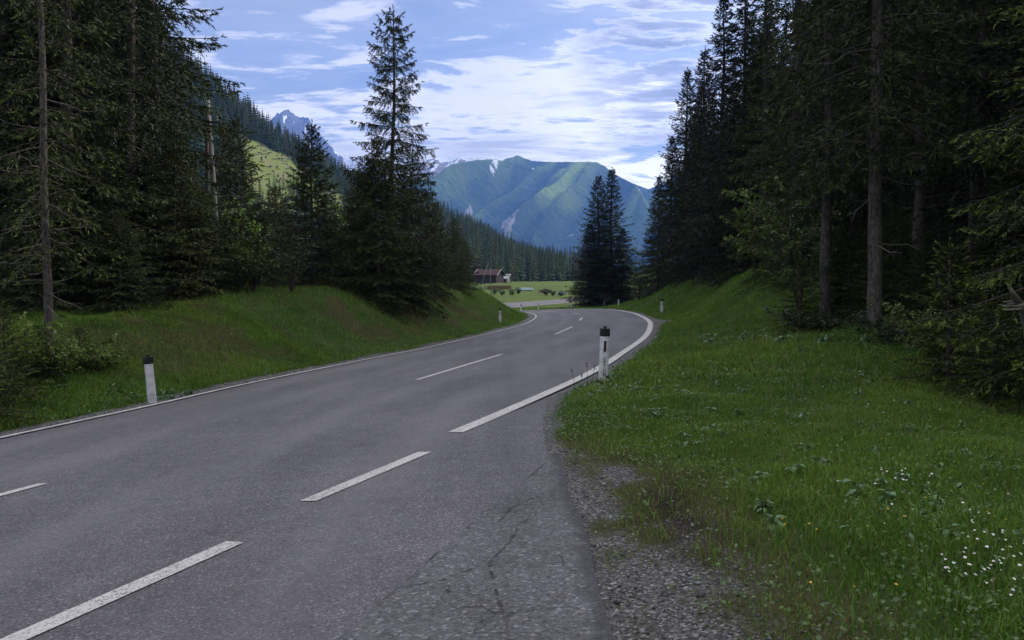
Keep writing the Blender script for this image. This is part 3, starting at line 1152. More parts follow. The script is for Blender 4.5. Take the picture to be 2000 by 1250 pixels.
# far conifers: tiers of ragged drooping boughs round a thin stem
def far_spruce(seed, tiers=11, spikes=9, slim=0.15):
    r = np.random.default_rng(seed)
    V, F = [], []
    V += [(-0.012, 0, 0), (0.012, 0, 0), (0, 0.012, 0), (0, 0, 0.97)]
    F += [(0, 1, 3), (1, 2, 3), (2, 0, 3)]
    for k in range(tiers):
        f = k / (tiers - 1)
        z = 0.10 + 0.88 * f
        R = slim * (1 - f) ** 0.8 * r.uniform(0.8, 1.15) + 0.012
        for s in range(spikes):
            a = 2 * math.pi * (s + r.uniform(-0.3, 0.3)) / spikes
            rr = R * r.uniform(0.55, 1.2)
            w = 2 * math.pi / spikes * 0.55
            dz = r.uniform(0.01, 0.05)
            o = len(V)
            V += [(0.15 * rr * math.cos(a), 0.15 * rr * math.sin(a), z + 0.055),
                  (0.7 * rr * math.cos(a - w), 0.7 * rr * math.sin(a - w), z - dz * 0.3),
                  (rr * math.cos(a), rr * math.sin(a), z - dz),
                  (0.7 * rr * math.cos(a + w), 0.7 * rr * math.sin(a + w), z - dz * 0.3)]
            F += [(o, o + 1, o + 2), (o, o + 2, o + 3)]
    return np.array(V), np.array(F)


FAR = [far_spruce(s, 9, 8, sl) for s, sl in ((1, 0.19), (2, 0.16), (3, 0.22), (4, 0.17))]


def merge_trees(P, Hs, seed):
    r = np.random.default_rng(seed)
    Vs, Fs, Cs = [], [], []
    o = 0
    for p, h in zip(P, Hs):
        v, f = FAR[r.integers(len(FAR))]
        a = r.uniform(0, 6.28)
        c, s = math.cos(a), math.sin(a)
        w = h * r.uniform(0.85, 1.15)
        q = np.stack([(v[:, 0] * c - v[:, 1] * s) * w, (v[:, 0] * s + v[:, 1] * c) * w, v[:, 2] * h], 1) + p
        Vs.append(q)
        Fs.append(f + o)
        o += len(v)
        base = np.array((0.030, 0.050, 0.018)) if r.random() < 0.78 else np.array((0.066, 0.062, 0.026))
        if r.random() < 0.12:
            base = np.array((0.05, 0.075, 0.024))
        Cs.append(np.repeat((base * r.uniform(0.5, 1.55))[None], len(v), 0))
    return np.concatenate(Vs), np.concatenate(Fs), np.concatenate(Cs)


M['far_needles'] = leaf_mat('far conifer needles', 0.12, 0.8, 0.1)
r = np.random.default_rng(5)
NTREE = 17000
c_ = r.uniform(0.0, 1.0, NTREE)
t_ = np.concatenate([r.uniform(0.0, 1.0, NTREE - 2000), r.uniform(0.88, 1.03, 1200), r.uniform(-0.01, 0.06, 800)])
Pt = hill_point(c_, t_)
bu, bv = bearing(Pt[:, 0], Pt[:, 1], Pt[:, 2])
ok = (bu > 330) & (bu < 1290) & ~in_poly(bu, bv, CLEARING)
# thin to a minimum spacing
cell = set()
keep = []
for i in np.where(ok)[0]:
    kx, ky = int(Pt[i, 0] // 2.6), int(Pt[i, 1] // 3.2)
    if (kx, ky) in cell:
        continue
    cell.add((kx, ky))
    keep.append(i)
Pt = Pt[keep]
hs = (3 + 9.5 * r.random(len(Pt)) ** 0.9) * (0.75 + 0.5 * vnoise(Pt[:, 0] / 25, Pt[:, 1] / 25, 5)) * np.interp(c_[keep], [0, 0.5, 1], [1.25, 1.0, 0.85]) * np.where(r.random(len(Pt)) < 0.15, 0.6, 1.0)
V, F, C = merge_trees(Pt - np.array([0, 0, 0.5]), hs, 8)
wood = obj('hillside_forest', mesh('hillside_forest', V, F, M['far_needles'], col=C))
tag(wood, 'dense conifer forest covering the hillside left of the valley', 'forest', kind='stuff')
# young trees and stumps of the clearing
q = hill_point(r.uniform(0.2, 0.75, 5000), r.uniform(0.02, 0.95, 5000))
bu, bv = bearing(q[:, 0], q[:, 1], q[:, 2])
inn = in_poly(bu, bv, CLEARING)
q2 = q[inn & (bv > 345 + 0.25 * (600 - bu))][:130]
V, F, C = merge_trees(q2, r.uniform(4, 9, len(q2)), 12)
C = C * np.array([1.7, 2.0, 1.2])
tag(obj('young_plantation', mesh('young_plantation', V, F, M['far_needles'], col=C)), 'light green young conifers growing at the foot of the sunlit clearing', 'saplings', kind='stuff')
mb = MB()
q3 = q[inn & (bv <= 400)][:170]
for p in q3:
    a = r.uniform(0, 3.14)
    if r.random() < 0.5:
        l = r.uniform(1.0, 3.2)
        mb.tube([(p[0] - l * math.cos(a), p[1] - l * math.sin(a), p[2] + 0.2), (p[0] + l * math.cos(a), p[1] + l * math.sin(a), p[2] + 0.5)], [0.25, 0.18], 5)
    else:
        mb.tube([(p[0], p[1], p[2] - 0.3), (p[0], p[1], p[2] + r.uniform(0.5, 1.3))], [0.5, 0.36], 6)
M['stump'] = simple_mat('weathered stumps', (0.05, 0.04, 0.03), (0.14, 0.12, 0.10), 1.0, 0.95)
tag(mb.build('felled_timber', M['stump']), 'stumps and felled logs scattered over the sunlit clearing', 'stumps', kind='stuff')

# ------------------------------------------------------------------ spruces
def tube_np(P, R, n=5):
    """P (k,3) R (k) -> verts, quads"""
    P = np.asarray(P, float)
    T = np.gradient(P, axis=0)
    T /= np.linalg.norm(T, axis=1)[:, None] + 1e-9
    ref = np.where(np.abs(T[:, 2:3]) < 0.9, np.array([[0, 0, 1.0]]), np.array([[1.0, 0, 0]]))
    U = np.cross(T, ref)
    U /= np.linalg.norm(U, axis=1)[:, None] + 1e-9
    W_ = np.cross(T, U)
    a = np.arange(n) * 2 * math.pi / n
    V = P[:, None] + (U[:, None] * np.cos(a)[None, :, None] + W_[:, None] * np.sin(a)[None, :, None]) * np.asarray(R)[:, None, None]
    F = []
    for i in range(len(P) - 1):
        for k in range(n):
            p, q = i * n + k, i * n + (k + 1) % n
            F.append((p, p + n, q + n, q))
    return V.reshape(-1, 3), np.array(F)


def spruce_meshes(name, seed, H, R, base=0.05, trunk_r=0.18, whorl=0.42, per=6, droop=0.35, hang=0.35, dens=1.0, tipness=0.5, dead=0.0,
                  nlen=0.12, nwid=0.034, twig_step=0.11, shape=0.85, lush=None, lean=0.0, jit=0.4, rise=(-14, 58, 1.1), mats=None, needles=9):
    """returns (trunk mesh, crown mesh, dead branch mesh or None)"""
    r = np.random.default_rng(seed)
    # trunk
    zz = np.linspace(-0.4, H, 26)
    f = np.clip(zz / H, 0, 1)
    bx = lean * f * f * H + 0.04 * np.sin(zz * 0.9 + seed)
    by = 0.05 * np.sin(zz * 0.6 + 2 * seed)
    rad = trunk_r * (1 - f) ** 0.85 + 0.012 + 0.25 * trunk_r * np.exp(-np.maximum(zz, 0) / 0.35)
    tv, tf = tube_np(np.stack([bx, by, zz], 1), rad, 9)
    TV, TF = tv, tf
    # boughs
    BV, BF, bo = [], [], 0
    TB, TD, TL, TT, TS = [], [], [], [], []
    DV, DF, do = [], [], 0
    z = base * H
    tops = []
    while z < H * 0.985:
        fz = (z - base * H) / (H - base * H)
        rw = R * ((1 - fz) ** shape) * (0.75 + 0.25 * min(1, fz / 0.12)) + 0.05
        n = max(3, int(round(per * (0.6 + 0.4 * (1 - fz)) + r.uniform(-1, 1))))
        a0 = r.uniform(0, 6.28)
        for k in range(n):
            tops.append((z + r.uniform(-jit, jit) * whorl * (0.4 + 0.6 * (1 - fz)), a0 + 6.283 * k / n + r.uniform(-0.35, 0.35), rw * r.uniform(0.62, 1.12), fz))
        z += whorl * (0.45 + 0.55 * (1 - fz) ** 0.6) * r.uniform(0.85, 1.15)
    for (zb, az, L, fz) in tops:
        if lush is not None and r.random() > lush(fz):
            continue
        e0 = math.radians(rise[0] + rise[1] * fz ** rise[2] + r.uniform(-7, 7))
        t = np.linspace(0, 1, 9)
        horiz = L * t * math.cos(e0)
        vert = L * (t * math.sin(e0) - droop * (1 - 0.6 * fz) * t ** 1.8 * 0.9 + 0.34 * droop * t ** 4)
        sw = r.uniform(-0.14, 0.14) * L * t ** 2
        ca, sa = math.cos(az), math.sin(az)
        xb = np.interp(zb, zz, bx)
        yb = np.interp(zb, zz, by)
        P = np.stack([xb + horiz * ca - sw * sa, yb + horiz * sa + sw * ca, zb + vert], 1)
        rb = max(0.006, 0.012 * L)
        v, fc = tube_np(P[::2], np.linspace(rb, 0.004, 5), 4)
        BV.append(v)
        BF.append(fc + bo)
        bo += len(v)
        m = max(4, int(L * 0.88 / twig_step * dens))
        tp = np.sort(r.uniform(0.10, 1.0, m)) if L > 0.5 else np.linspace(0.1, 1, m)
        base_p = np.stack([np.interp(tp, t, P[:, c]) for c in range(3)], 1)
        tang = np.stack([np.interp(tp, t, np.gradient(P[:, c])) for c in range(3)], 1)
        tang /= np.linalg.norm(tang, axis=1)[:, None] + 1e-9
        side = np.cross(tang, np.array([0, 0, 1.0]))
        side /= np.linalg.norm(side, axis=1)[:, None] + 1e-9
        sgn = np.where(np.arange(m) % 2 == 0, 1.0, -1.0)[:, None]
        d = tang * r.uniform(0.35, 0.8, (m, 1)) + side * sgn * r.uniform(0.45, 1.0, (m, 1)) + np.array([0, 0, -1.0]) * (hang * r.uniform(0.3, 1.5, (m, 1)))
        d /= np.linalg.norm(d, axis=1)[:, None]
        ln = (0.36 * L * (1.03 - tp) ** 0.75 + 0.10) * r.uniform(0.6, 1.2, m)
        ln = np.minimum(ln, 0.75)
        TB.append(base_p)
        TD.append(d)
        TL.append(ln)
        TT.append(tp)
        TS.append(np.full(m, fz))
        # the end of the bough itself
        TB.append(P[6:9:2])
        TD.append(tang[-2:])
        TL.append(np.array([0.22, 0.16]))
        TT.append(np.array([1.0, 1.0]))
        TS.append(np.full(2, fz))
    # leader
    TB.append(np.array([[bx[-1], by[-1], H - 0.25 * k] for k in range(5)]))
    TD.append(np.array([[0.12 * math.cos(2.4 * k), 0.12 * math.sin(2.4 * k), 1.0] for k in range(5)]))
    TL.append(np.full(5, 0.28))
    TT.append(np.ones(5))
    TS.append(np.ones(5))
    TB, TD, TL, TT = np.concatenate(TB), np.concatenate(TD), np.concatenate(TL), np.concatenate(TT)
    m = len(TB)
    K = needles
    s = (np.arange(K) + 0.5) / K
    s = s[None, :] + r.uniform(-0.5, 0.5, (m, K)) / K
    P = TB[:, None] + TD[:, None] * (TL[:, None, None] * s[..., None])
    P[..., 2] -= 0.30 * hang * (TL[:, None] * s ** 2)
    rn = r.normal(size=(m, K, 3))
    rn /= np.linalg.norm(rn, axis=2)[..., None]
    out = TD[:, None] * 0.9 + rn * 0.75
    out /= np.linalg.norm(out, axis=2)[..., None]
    r2 = r.normal(size=(m, K, 3))
    sd = np.cross(out, r2)
    sd /= np.linalg.norm(sd, axis=2)[..., None] + 1e-9
    nl = nlen * r.uniform(0.7, 1.3, (m, K, 1)) * np.clip(0.5 + TL[:, None, None] * 1.6, 0.55, 1.15)
    a = P - sd * nwid * 0.5
    b = P + sd * nwid * 0.5
    c = P + out * nl
    NV = np.stack([a, b, c], 2).reshape(-1, 3)
    NF = np.arange(len(NV)).reshape(-1, 3)
    tip = np.repeat((np.clip((s - 0.45) / 0.55, 0, 1) * (0.35 + 0.65 * TT[:, None]) * tipness * r.uniform(0.3, 1.3, (m, 1))).reshape(-1), 3)
    BV = np.concatenate(BV)
    BF = np.concatenate(BF)
    V = np.concatenate([NV, BV])
    crown = mesh(name + '_crown', V, [NF, BF + len(NV)], [(mats or (0, M['needles']))[1], M['bark_dark']],
                 midx=np.r_[np.zeros(len(NF), int), np.ones(len(BF), int)], attrs={'tip': np.r_[np.clip(tip, 0, 1), np.zeros(len(BV))]})
    deadm = None
    if dead > 0:
        DV, DF, do = [], [], 0
        for _ in range(int(dead)):
            zb = r.uniform(0.06, base + 0.25) * H
            az = r.uniform(0, 6.28)
            L = r.uniform(0.25, 0.85) * R * 0.8
            t = np.linspace(0, 1, 6)
            e0 = r.uniform(-0.5, 0.25)
            P = np.stack([L * t * math.cos(az), L * t * math.sin(az), zb + L * (t * math.sin(e0) - 0.12 * t ** 2 + 0.16 * t ** 4)], 1)
            P[1:] += r.normal(0, 0.02 * L, (5, 3))
            v, fc = tube_np(P, np.linspace(0.014, 0.004, 6), 4)
            DV.append(v)
            DF.append(fc + do)
            do += len(v)
            for j in range(r.integers(1, 5)):
                i = r.integers(2, 5)
                q = P[i]
                e = q + r.normal(0, 0.16, 3) + np.array([math.cos(az), math.sin(az), -0.2]) * 0.22
                v, fc = tube_np(np.array([q, (q + e) / 2 + r.normal(0, 0.02, 3), e]), np.array([0.006, 0.004, 0.0025]), 3)
                DV.append(v)
                DF.append(fc + do)
                do += len(v)
        DV, DF = np.concatenate(DV), np.concatenate(DF)
        DF = DF + len(TV)
        TMI = np.r_[np.zeros(len(TF), int), np.ones(len(DF), int)]
        TV, TF = np.concatenate([TV, DV]), np.concatenate([TF, DF])
    else:
        TMI = np.zeros(len(TF), int)
    trunk = mesh(name + '_trunk', TV, TF, [(mats or (M['bark'],))[0], M['twig']], midx=TMI, smooth=True)
    return (trunk, crown, deadm, H)


KIND = {}
KIND['tall'] = spruce_meshes('tall_spruce', 11, 24, 3.1, base=0.20, trunk_r=0.165, whorl=0.52, per=6, droop=0.5, hang=0.55, dead=26, tipness=0.5, nlen=0.16, nwid=0.045, twig_step=0.12)
KIND['tall2'] = spruce_meshes('tall_spruce', 12, 24, 2.8, base=0.18, trunk_r=0.20, whorl=0.50, per=6, droop=0.45, hang=0.6, dead=30, tipness=0.5, nlen=0.16, nwid=0.045, twig_step=0.12)
KIND['full'] = spruce_meshes('full_spruce', 13, 18, 3.1, base=0.03, trunk_r=0.2, whorl=0.42, per=7, droop=0.35, hang=0.45, tipness=0.4, nlen=0.15, nwid=0.045, twig_step=0.105)
KIND['full2'] = spruce_meshes('full_spruce', 14, 18, 2.7, base=0.02, trunk_r=0.19, whorl=0.42, per=7, droop=0.3, hang=0.4, tipness=0.4, nlen=0.15, nwid=0.045, twig_step=0.105)
KIND['hero'] = spruce_meshes('open_spruce', 15, 13.4, 2.75, base=0.10, trunk_r=0.15, whorl=0.70, per=8, droop=0.22, hang=0.8, tipness=0.1, nlen=0.12, nwid=0.036, twig_step=0.042,
                             shape=0.52, jit=0.16, rise=(-6, 44, 2.2), lean=-0.012, lush=lambda f: 0.9 if f < 0.85 else 1.0, needles=11)
KIND['young'] = spruce_meshes('young_spruce', 16, 7, 1.9, base=0.02, trunk_r=0.09, whorl=0.30, per=7, droop=0.18, hang=0.2, tipness=0.6, nlen=0.11, nwid=0.032, twig_step=0.085, shape=0.8)
KIND['young2'] = spruce_meshes('young_spruce', 17, 7, 1.55, base=0.02, trunk_r=0.08, whorl=0.32, per=7, droop=0.2, hang=0.25, tipness=0.5, nlen=0.11, nwid=0.032, twig_step=0.085, shape=0.8)
KIND['fringe'] = spruce_meshes('green_tipped_spruce', 18, 14, 2.6, base=0.03, trunk_r=0.16, whorl=0.36, per=7, droop=0.4, hang=0.4, tipness=1.9, nlen=0.075, nwid=0.028, twig_step=0.06, needles=13)
KIND['sapling'] = spruce_meshes('spruce_sapling', 19, 2.6, 1.0, base=0.03, trunk_r=0.03, whorl=0.20, per=6, droop=0.15, hang=0.15, tipness=1.5, nlen=0.06, nwid=0.022, twig_step=0.032, needles=9)
KIND['thin'] = spruce_meshes('thin_spruce', 20, 17, 2.0, base=0.16, trunk_r=0.092, whorl=0.5, per=5, droop=0.4, hang=0.45, dead=34, tipness=1.2, nlen=0.11, nwid=0.034, twig_step=0.13)
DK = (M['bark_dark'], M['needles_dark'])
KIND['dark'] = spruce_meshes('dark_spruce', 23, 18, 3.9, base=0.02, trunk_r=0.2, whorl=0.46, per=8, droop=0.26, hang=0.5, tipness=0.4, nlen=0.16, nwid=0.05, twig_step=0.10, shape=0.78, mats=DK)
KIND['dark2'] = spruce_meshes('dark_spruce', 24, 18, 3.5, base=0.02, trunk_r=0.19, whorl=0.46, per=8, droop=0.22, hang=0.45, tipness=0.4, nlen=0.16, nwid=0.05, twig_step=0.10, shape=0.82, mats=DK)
KIND['bushy'] = spruce_meshes('bushy_spruce', 25, 7, 2.5, base=0.02, trunk_r=0.09, whorl=0.30, per=8, droop=0.2, hang=0.3, tipness=0.4, nlen=0.12, nwid=0.04, twig_step=0.075, shape=0.75)

_proto = {}


def spruce(kind, x, y, H, label, group=None, wide=1.0, rz=None, sink=0.15, name='spruce_tree'):
    tm, cm, dm, h0 = KIND[kind]
    root = empty(name, (x, y, lz(x, y) - sink), random.Random(int(x * 91 + y * 17)).uniform(0, 6.28) if rz is None else rz)
    tag(root, label, 'tree', group)
    s = H / h0
    for nm, me_ in (('trunk', tm), ('crown', cm), ('dead_branches', dm)):
        if me_ is None:
            continue
        o = obj(nm, me_, root)
        o.scale = (s * wide, s * wide, s)
    return root


def at(u, d):
    """ground position on the bearing u at depth d"""
    return ((u - 1000) / 1540 * d, d)


def top_h(u, v, d):
    """height of a tree standing at bearing u, depth d whose tip shows at v"""
    x, y = at(u, d)
    return ray_at(u, v, d)[2] - lz(x, y) + 0.15


def tree_at(kind, u, d, label, H=None, v=None, **kw):
    x, y = at(u, d)
    if H is None:
        H = top_h(u, v, d)
    return spruce(kind, x, y, H, label, **kw)


# --- left of the road, on the bank
tree_at('hero', 767, 38, 'tallest open-crowned spruce on the left bank, bare trunk showing through its sparse boughs', v=20)
tree_at('bushy', 738, 36.5, 'dense dark spruce standing at the foot of the tall open-crowned spruce, left side', v=272, wide=0.95)
tree_at('bushy', 806, 40, 'bushy spruce right of the tall open-crowned spruce trunk on the bank', v=296, wide=0.85)
tree_at('bushy', 700, 39, 'short dense spruce left of the tall open-crowned spruce, in its dark clump', v=345, wide=1.0)
tree_at('bushy', 852, 46, 'short spruce at the right side of the dark clump on the left bank', v=395, wide=0.85)
tree_at('bushy', 888, 56, 'last small spruce at the road end of the left bank, before the barn', v=425, wide=1.0)
tree_at('bushy', 908, 64, 'smallest spruce on the tail of the left bank, beside the barn', v=470, wide=1.0)
tree_at('bushy', 612, 36, 'broad tiered young spruce standing free left of the tall open-crowned spruce', v=244, wide=0.85)
tree_at('bushy', 465, 40, 'slim dark spruce standing right of the weathered utility pole', v=230, wide=0.8)
tree_at('young2', 440, 46, 'thin pointed spruce right behind the weathered utility pole', v=238, wide=0.8)
tree_at('bushy', 540, 43, 'low spruce below the sunlit clearing, between two taller young spruces', v=365, wide=1.3)
tree_at('bushy', 505, 33, 'short bushy spruce on the bank edge under the slim dark spruce', v=395, wide=1.3)
tree_at('bushy', 655, 44, 'small spruce filling the gap beside the free-standing tiered spruce', v=395, wide=1.4)
tree_at('bushy', 415, 37, 'dark bushy spruce at the foot of the utility pole', v=400, wide=1.5)
tree_at('thin', 92, 19.0, 'thin grey-trunked spruce with dead branches, nearest tree on the left verge', H=17)
for u, d, H, kd, lb in ((262, 27, 25, 'tall2', 'big spruce with drooping boughs over the dark left forest edge'),
                        (205, 29, 25, 'tall', 'tall spruce with a slim dark trunk next to the thin grey-trunked spruce'),
                        (305, 31, 24, 'full', 'big spruce at the right edge of the left forest, boughs reaching into the sky'),
                        (150, 33, 24, 'full2', 'dark spruce behind the thin grey-trunked spruce on the left'),
                        (20, 24, 22, 'tall2', 'spruce at the left picture edge with a shaded trunk'),):
    tree_at(kd, u, d, lb, H=H)
for i, (u, d, h, w) in enumerate(((120, 23.5, 4.5, 1.2), (190, 24.5, 5.5, 1.2), (235, 23.5, 3.2, 1.3), (290, 26.5, 5.0, 1.2), (345, 27.5, 5.5, 1.25), (392, 28.5, 3.8, 1.2), (60, 22, 4.0, 1.2), (440, 29.5, 2.8, 1.2))):
    x, y = at(u, d)
    spruce('bushy', x, y, h, 'dark understorey spruce in the row along the foot of the left forest edge', 'understorey spruces along the left forest edge', wide=w)
for i, (u, d, h, w) in enumerate(((1660, 23.5, 3.5, 1.2), (1750, 22, 3.2, 1.3), (1830, 20, 3.0, 1.3), (1920, 20.0, 2.4, 1.2), (2010, 18.5, 2.6, 1.2), (1560, 30.5, 4.0, 1.2), (1980, 19, 4.5, 1.2))):
    x, y = at(u, d)
    spruce('bushy', x, y, h, 'dark understorey spruce in the row along the foot of the right forest edge', 'understorey spruces along the right forest edge', wide=w)
r = np.random.default_rng(31)
inner = 'spruces packed inside the forest left of the road'
pts = []
for _ in range(900):
    d = r.uniform(22, 64)
    u = r.uniform(-160, 315)
    x, y = at(u, d)
    sxl = float(np.interp(y, _yl, XL))
    if sxl - x < 8.5 or any((x - a) ** 2 + (y - b) ** 2 < 9.5 for a, b in pts) or abs(u - 320) < 14 and d < 40:
        continue
    pts.append((x, y))
    if len(pts) > 34:
        break
for i, (x, y) in enumerate(pts):
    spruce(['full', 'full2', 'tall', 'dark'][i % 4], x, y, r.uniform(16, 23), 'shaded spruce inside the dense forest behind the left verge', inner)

# --- right of the road
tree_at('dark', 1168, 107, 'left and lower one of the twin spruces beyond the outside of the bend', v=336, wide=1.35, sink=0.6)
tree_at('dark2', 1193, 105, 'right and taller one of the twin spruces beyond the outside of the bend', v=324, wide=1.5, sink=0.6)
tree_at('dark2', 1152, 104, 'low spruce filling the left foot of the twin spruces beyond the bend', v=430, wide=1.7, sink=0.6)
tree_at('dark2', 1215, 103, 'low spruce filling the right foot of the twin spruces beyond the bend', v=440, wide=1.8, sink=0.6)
for u, d, v, kd, wd, lb in ((1285, 86, 345, 'dark2', 1.2, 'smallest spruce at the valley end of the right forest edge'),
                            (1310, 80, 268, 'dark', 1.15, 'second spruce from the valley end of the right forest edge'),
                            (1338, 72, 138, 'dark2', 1.15, 'spruce with a long bare leader against the clouds, right forest edge'),
                            (1372, 64, 96, 'dark', 1.1, 'dark spruce just right of the spruce with the long bare leader'),
                            (1408, 57, -8, 'dark2', 1.2, 'tallest skyline spruce of the right forest edge, reaching the picture top'),
                            (1450, 49, -60, 'dark', 1.1, 'broad dark spruce right of the tallest skyline spruce')):
    tree_at(kd, u, d, lb, v=v, wide=wd)
for u, d, H, kd, wd, lb in ((1488, 47, 21, 'full2', 1.0, 'dark green spruce with drooping boughs where the right bank steepens'),
                            (1550, 34, 20, 'full', 0.95, 'leafy-looking spruce with lighter tips left of the two bare trunks'),
                            (1612, 23.5, 22, 'tall2', 0.85, 'spruce with the thinner of the two bare trunks at the right forest edge'),
                            (1705, 20.5, 25, 'tall', 1.0, 'spruce with the thicker bare grey trunk at the right forest edge'),
                            (1790, 29, 24, 'tall2', 1.0, 'spruce with a dim trunk deep in the forest right of the thick bare trunk'),
                            (1905, 22, 24, 'tall', 1.0, 'shaded spruce behind the green-tipped boughs on the right')):
    tree_at(kd, u, d, lb, H=H, wide=wd)
spruce('fringe', 8.3, 10.6, 15, 'spruce with bright green-tipped boughs hanging in from the right picture edge')
r = np.random.default_rng(37)
inner = 'spruces packed inside the forest right of the road'
pts = []
for _ in range(3000):
    y = r.uniform(9, 100)
    sxr = float(np.interp(y, _yl, XR))
    x = sxr + r.uniform(9.3, 30)
    u = 1000 + 1540 * x / y
    if any((x - a) ** 2 + (y - b) ** 2 < 10 for a, b in pts) or u > 2350:
        continue
    if y > 45 and u < 1330 + (100 - y) * 1.5:
        continue
    pts.append((x, y))
    if len(pts) > 75:
        break
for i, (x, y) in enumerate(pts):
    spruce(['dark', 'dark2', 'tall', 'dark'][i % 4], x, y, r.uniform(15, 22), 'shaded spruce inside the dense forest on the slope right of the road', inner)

# saplings with fresh green shoots
for u, d, H, wd, lb in ((1862, 13.2, 2.5, 1.25, 'spruce sapling with light green shoots at the forest edge, left of the broken grey branch'),
                        (1945, 12.0, 1.7, 1.4, 'low spruce sapling below the broken grey branch on the right'),
                        (1565, 22.5, 2.0, 1.2, 'low dark spruce sapling left of the thinner bare trunk')):
    x, y = at(u, d)
    spruce('sapling', x, y, H, lb, wide=wd, name='spruce_sapling')
for u, d, H, wd, lb in ((10, 15.0, 1.9, 1.3, 'green spruce sapling at the left picture edge above the verge'),
                        (72, 16.6, 1.2, 1.6, 'low spruce sapling left of the thin grey trunk foot'),
                        (150, 18.2, 1.1, 1.9, 'spreading spruce sapling right of the thin grey trunk foot'),
                        (-40, 13.5, 2.0, 1.3, 'spruce sapling cut by the left picture edge')):
    x, y = at(u, d)
    spruce('sapling', x, y, H, lb, wide=wd, name='spruce_sapling')


# ------------------------------------------------------------------ broad-leaved shrubs
def leaf_cloud(seed, P, D, size, col_a, col_b):
    """folded leaves: two triangles each; P positions, D outward directions"""
    r = np.random.default_rng(seed)
    n = len(P)
    D = D + r.normal(0, 0.5, (n, 3))
    D /= np.linalg.norm(D, axis=1)[:, None]
    sd = np.cross(D, r.normal(0, 0.35, (n, 3)) + np.array([0, 0, 1.0]))
    sd /= np.linalg.norm(sd, axis=1)[:, None] + 1e-9
    nm = np.cross(sd, D)
    L = size * r.uniform(0.6, 1.3, (n, 1))
    w = L * 0.36
    a = P
    b = P + D * L * 0.45 + sd * w + nm * L * 0.10
    c = P + D * L - np.array([0, 0, 1.0]) * L * 0.15
    d = P + D * L * 0.45 - sd * w + nm * L * 0.10
    V = np.stack([a, b, c, d], 1).reshape(-1, 3)
    i = np.arange(n) * 4
    F = np.concatenate([np.stack([i, i + 1, i + 2], 1), np.stack([i, i + 2, i + 3], 1)])
    t = r.random((n, 1))
    C = np.repeat((np.array(col_a) * (1 - t) + np.array(col_b) * t) * r.uniform(0.7, 1.25, (n, 1)), 4, 0)
    return V, F, C


def shrub(name, loc, H, R, seed, label, leaves=1800, size=0.07, ca=(0.045, 0.085, 0.015), cb=(0.10, 0.16, 0.03), group=None, stems=7, cat='shrub'):
    r = np.random.default_rng(seed)
    root = empty(name, (loc[0], loc[1], lz(loc[0], loc[1]) - 0.05))
    tag(root, label, cat, group)
    SV, SF, so = [], [], 0
    LP, LD = [], []
    for k in range(stems):
        a = r.uniform(0, 6.28)
        rr = R * r.uniform(0.3, 1.0)
        h = H * r.uniform(0.6, 1.0)
        t = np.linspace(0, 1, 7)
        P = np.stack([rr * t ** 1.4 * math.cos(a), rr * t ** 1.4 * math.sin(a), h * t], 1) + np.r_[np.zeros((1, 3)), r.normal(0, 0.03 * H, (6, 3))]
        v, fc = tube_np(P, np.linspace(0.012 + 0.006 * H, 0.004, 7), 5)
        SV.append(v); SF.append(fc + so); so += len(v)
        for j in range(9):
            f0 = r.uniform(0.25, 1.0)
            q = np.array([np.interp(f0, t, P[:, c]) for c in range(3)])
            aa = r.uniform(0, 6.28)
            L = (0.22 * H + 0.25 * R) * r.uniform(0.5, 1.1)
            e = q + np.array([L * math.cos(aa), L * math.sin(aa), L * r.uniform(-0.1, 0.6)])
            B = np.stack([q, (q + e) / 2 + r.normal(0, 0.03, 3), e])
            v, fc = tube_np(B, np.array([0.007, 0.005, 0.003]), 4)
            SV.append(v); SF.append(fc + so); so += len(v)
            m = max(4, leaves // (stems * 9))
            s = r.uniform(0.15, 1.05, m)
            LP.append(np.stack([np.interp(s, [0, 0.5, 1], B[:, c]) for c in range(3)], 1) + r.normal(0, 0.035, (m, 3)))
            dd = np.repeat((e - q)[None] / L, m, 0) + r.normal(0, 0.6, (m, 3))
            LD.append(dd)
    V, F, C = leaf_cloud(seed + 1, np.concatenate(LP), np.concatenate(LD), size, ca, cb)
    obj('stems', mesh('shrub_stems', np.concatenate(SV), np.concatenate(SF), M['bark_dark'], smooth=True), root)
    obj('foliage', mesh('shrub_foliage', V, F, M['leaf'], col=C), root)
    return root


lime = dict(ca=(0.085, 0.16, 0.018), cb=(0.19, 0.29, 0.04))
shrub('leafy_shrub', at(462, 31), 3.6, 0.9, 1, 'light green leafy shrub among the dark spruces right of the utility pole', 900, 0.12, **lime)
shrub('leafy_shrub', at(688, 41), 4.4, 0.7, 2, 'light green leafy shrub peeping out between the tiered spruce and the dark clump', 900, 0.13, **lime)
shrub('leafy_shrub', at(495, 29.5), 2.6, 1.2, 3, 'olive green bush on the bank edge in front of the small spruces', 2200, 0.09, ca=(0.05, 0.085, 0.014), cb=(0.11, 0.14, 0.026))
shrub('leafy_shrub', at(570, 30.5), 2.2, 0.9, 4, 'thin-stemmed bush below the free-standing tiered spruce', 900, 0.08, ca=(0.03, 0.05, 0.012), cb=(0.06, 0.085, 0.022))
shrub('leafy_shrub', at(1478, 38), 5.0, 1.5, 5, 'tall light green shrub leaning out at the left side of the right forest', 4200, 0.13, **lime)
shrub('leafy_shrub', at(1508, 36), 2.4, 1.1, 6, 'light green maple-like bush on the grassy slope under the tall shrub', 1100, 0.14, **lime)
shrub('leafy_shrub', at(1562, 25.5), 4.2, 1.4, 7, 'green bush left of the thinner bare trunk', 3600, 0.10, ca=(0.06, 0.11, 0.018), cb=(0.13, 0.20, 0.04))
shrub('leafy_shrub', at(1642, 24.0), 2.4, 0.8, 8, 'small green bush between the two bare trunks', 1000, 0.10, ca=(0.03, 0.06, 0.013), cb=(0.06, 0.11, 0.03))
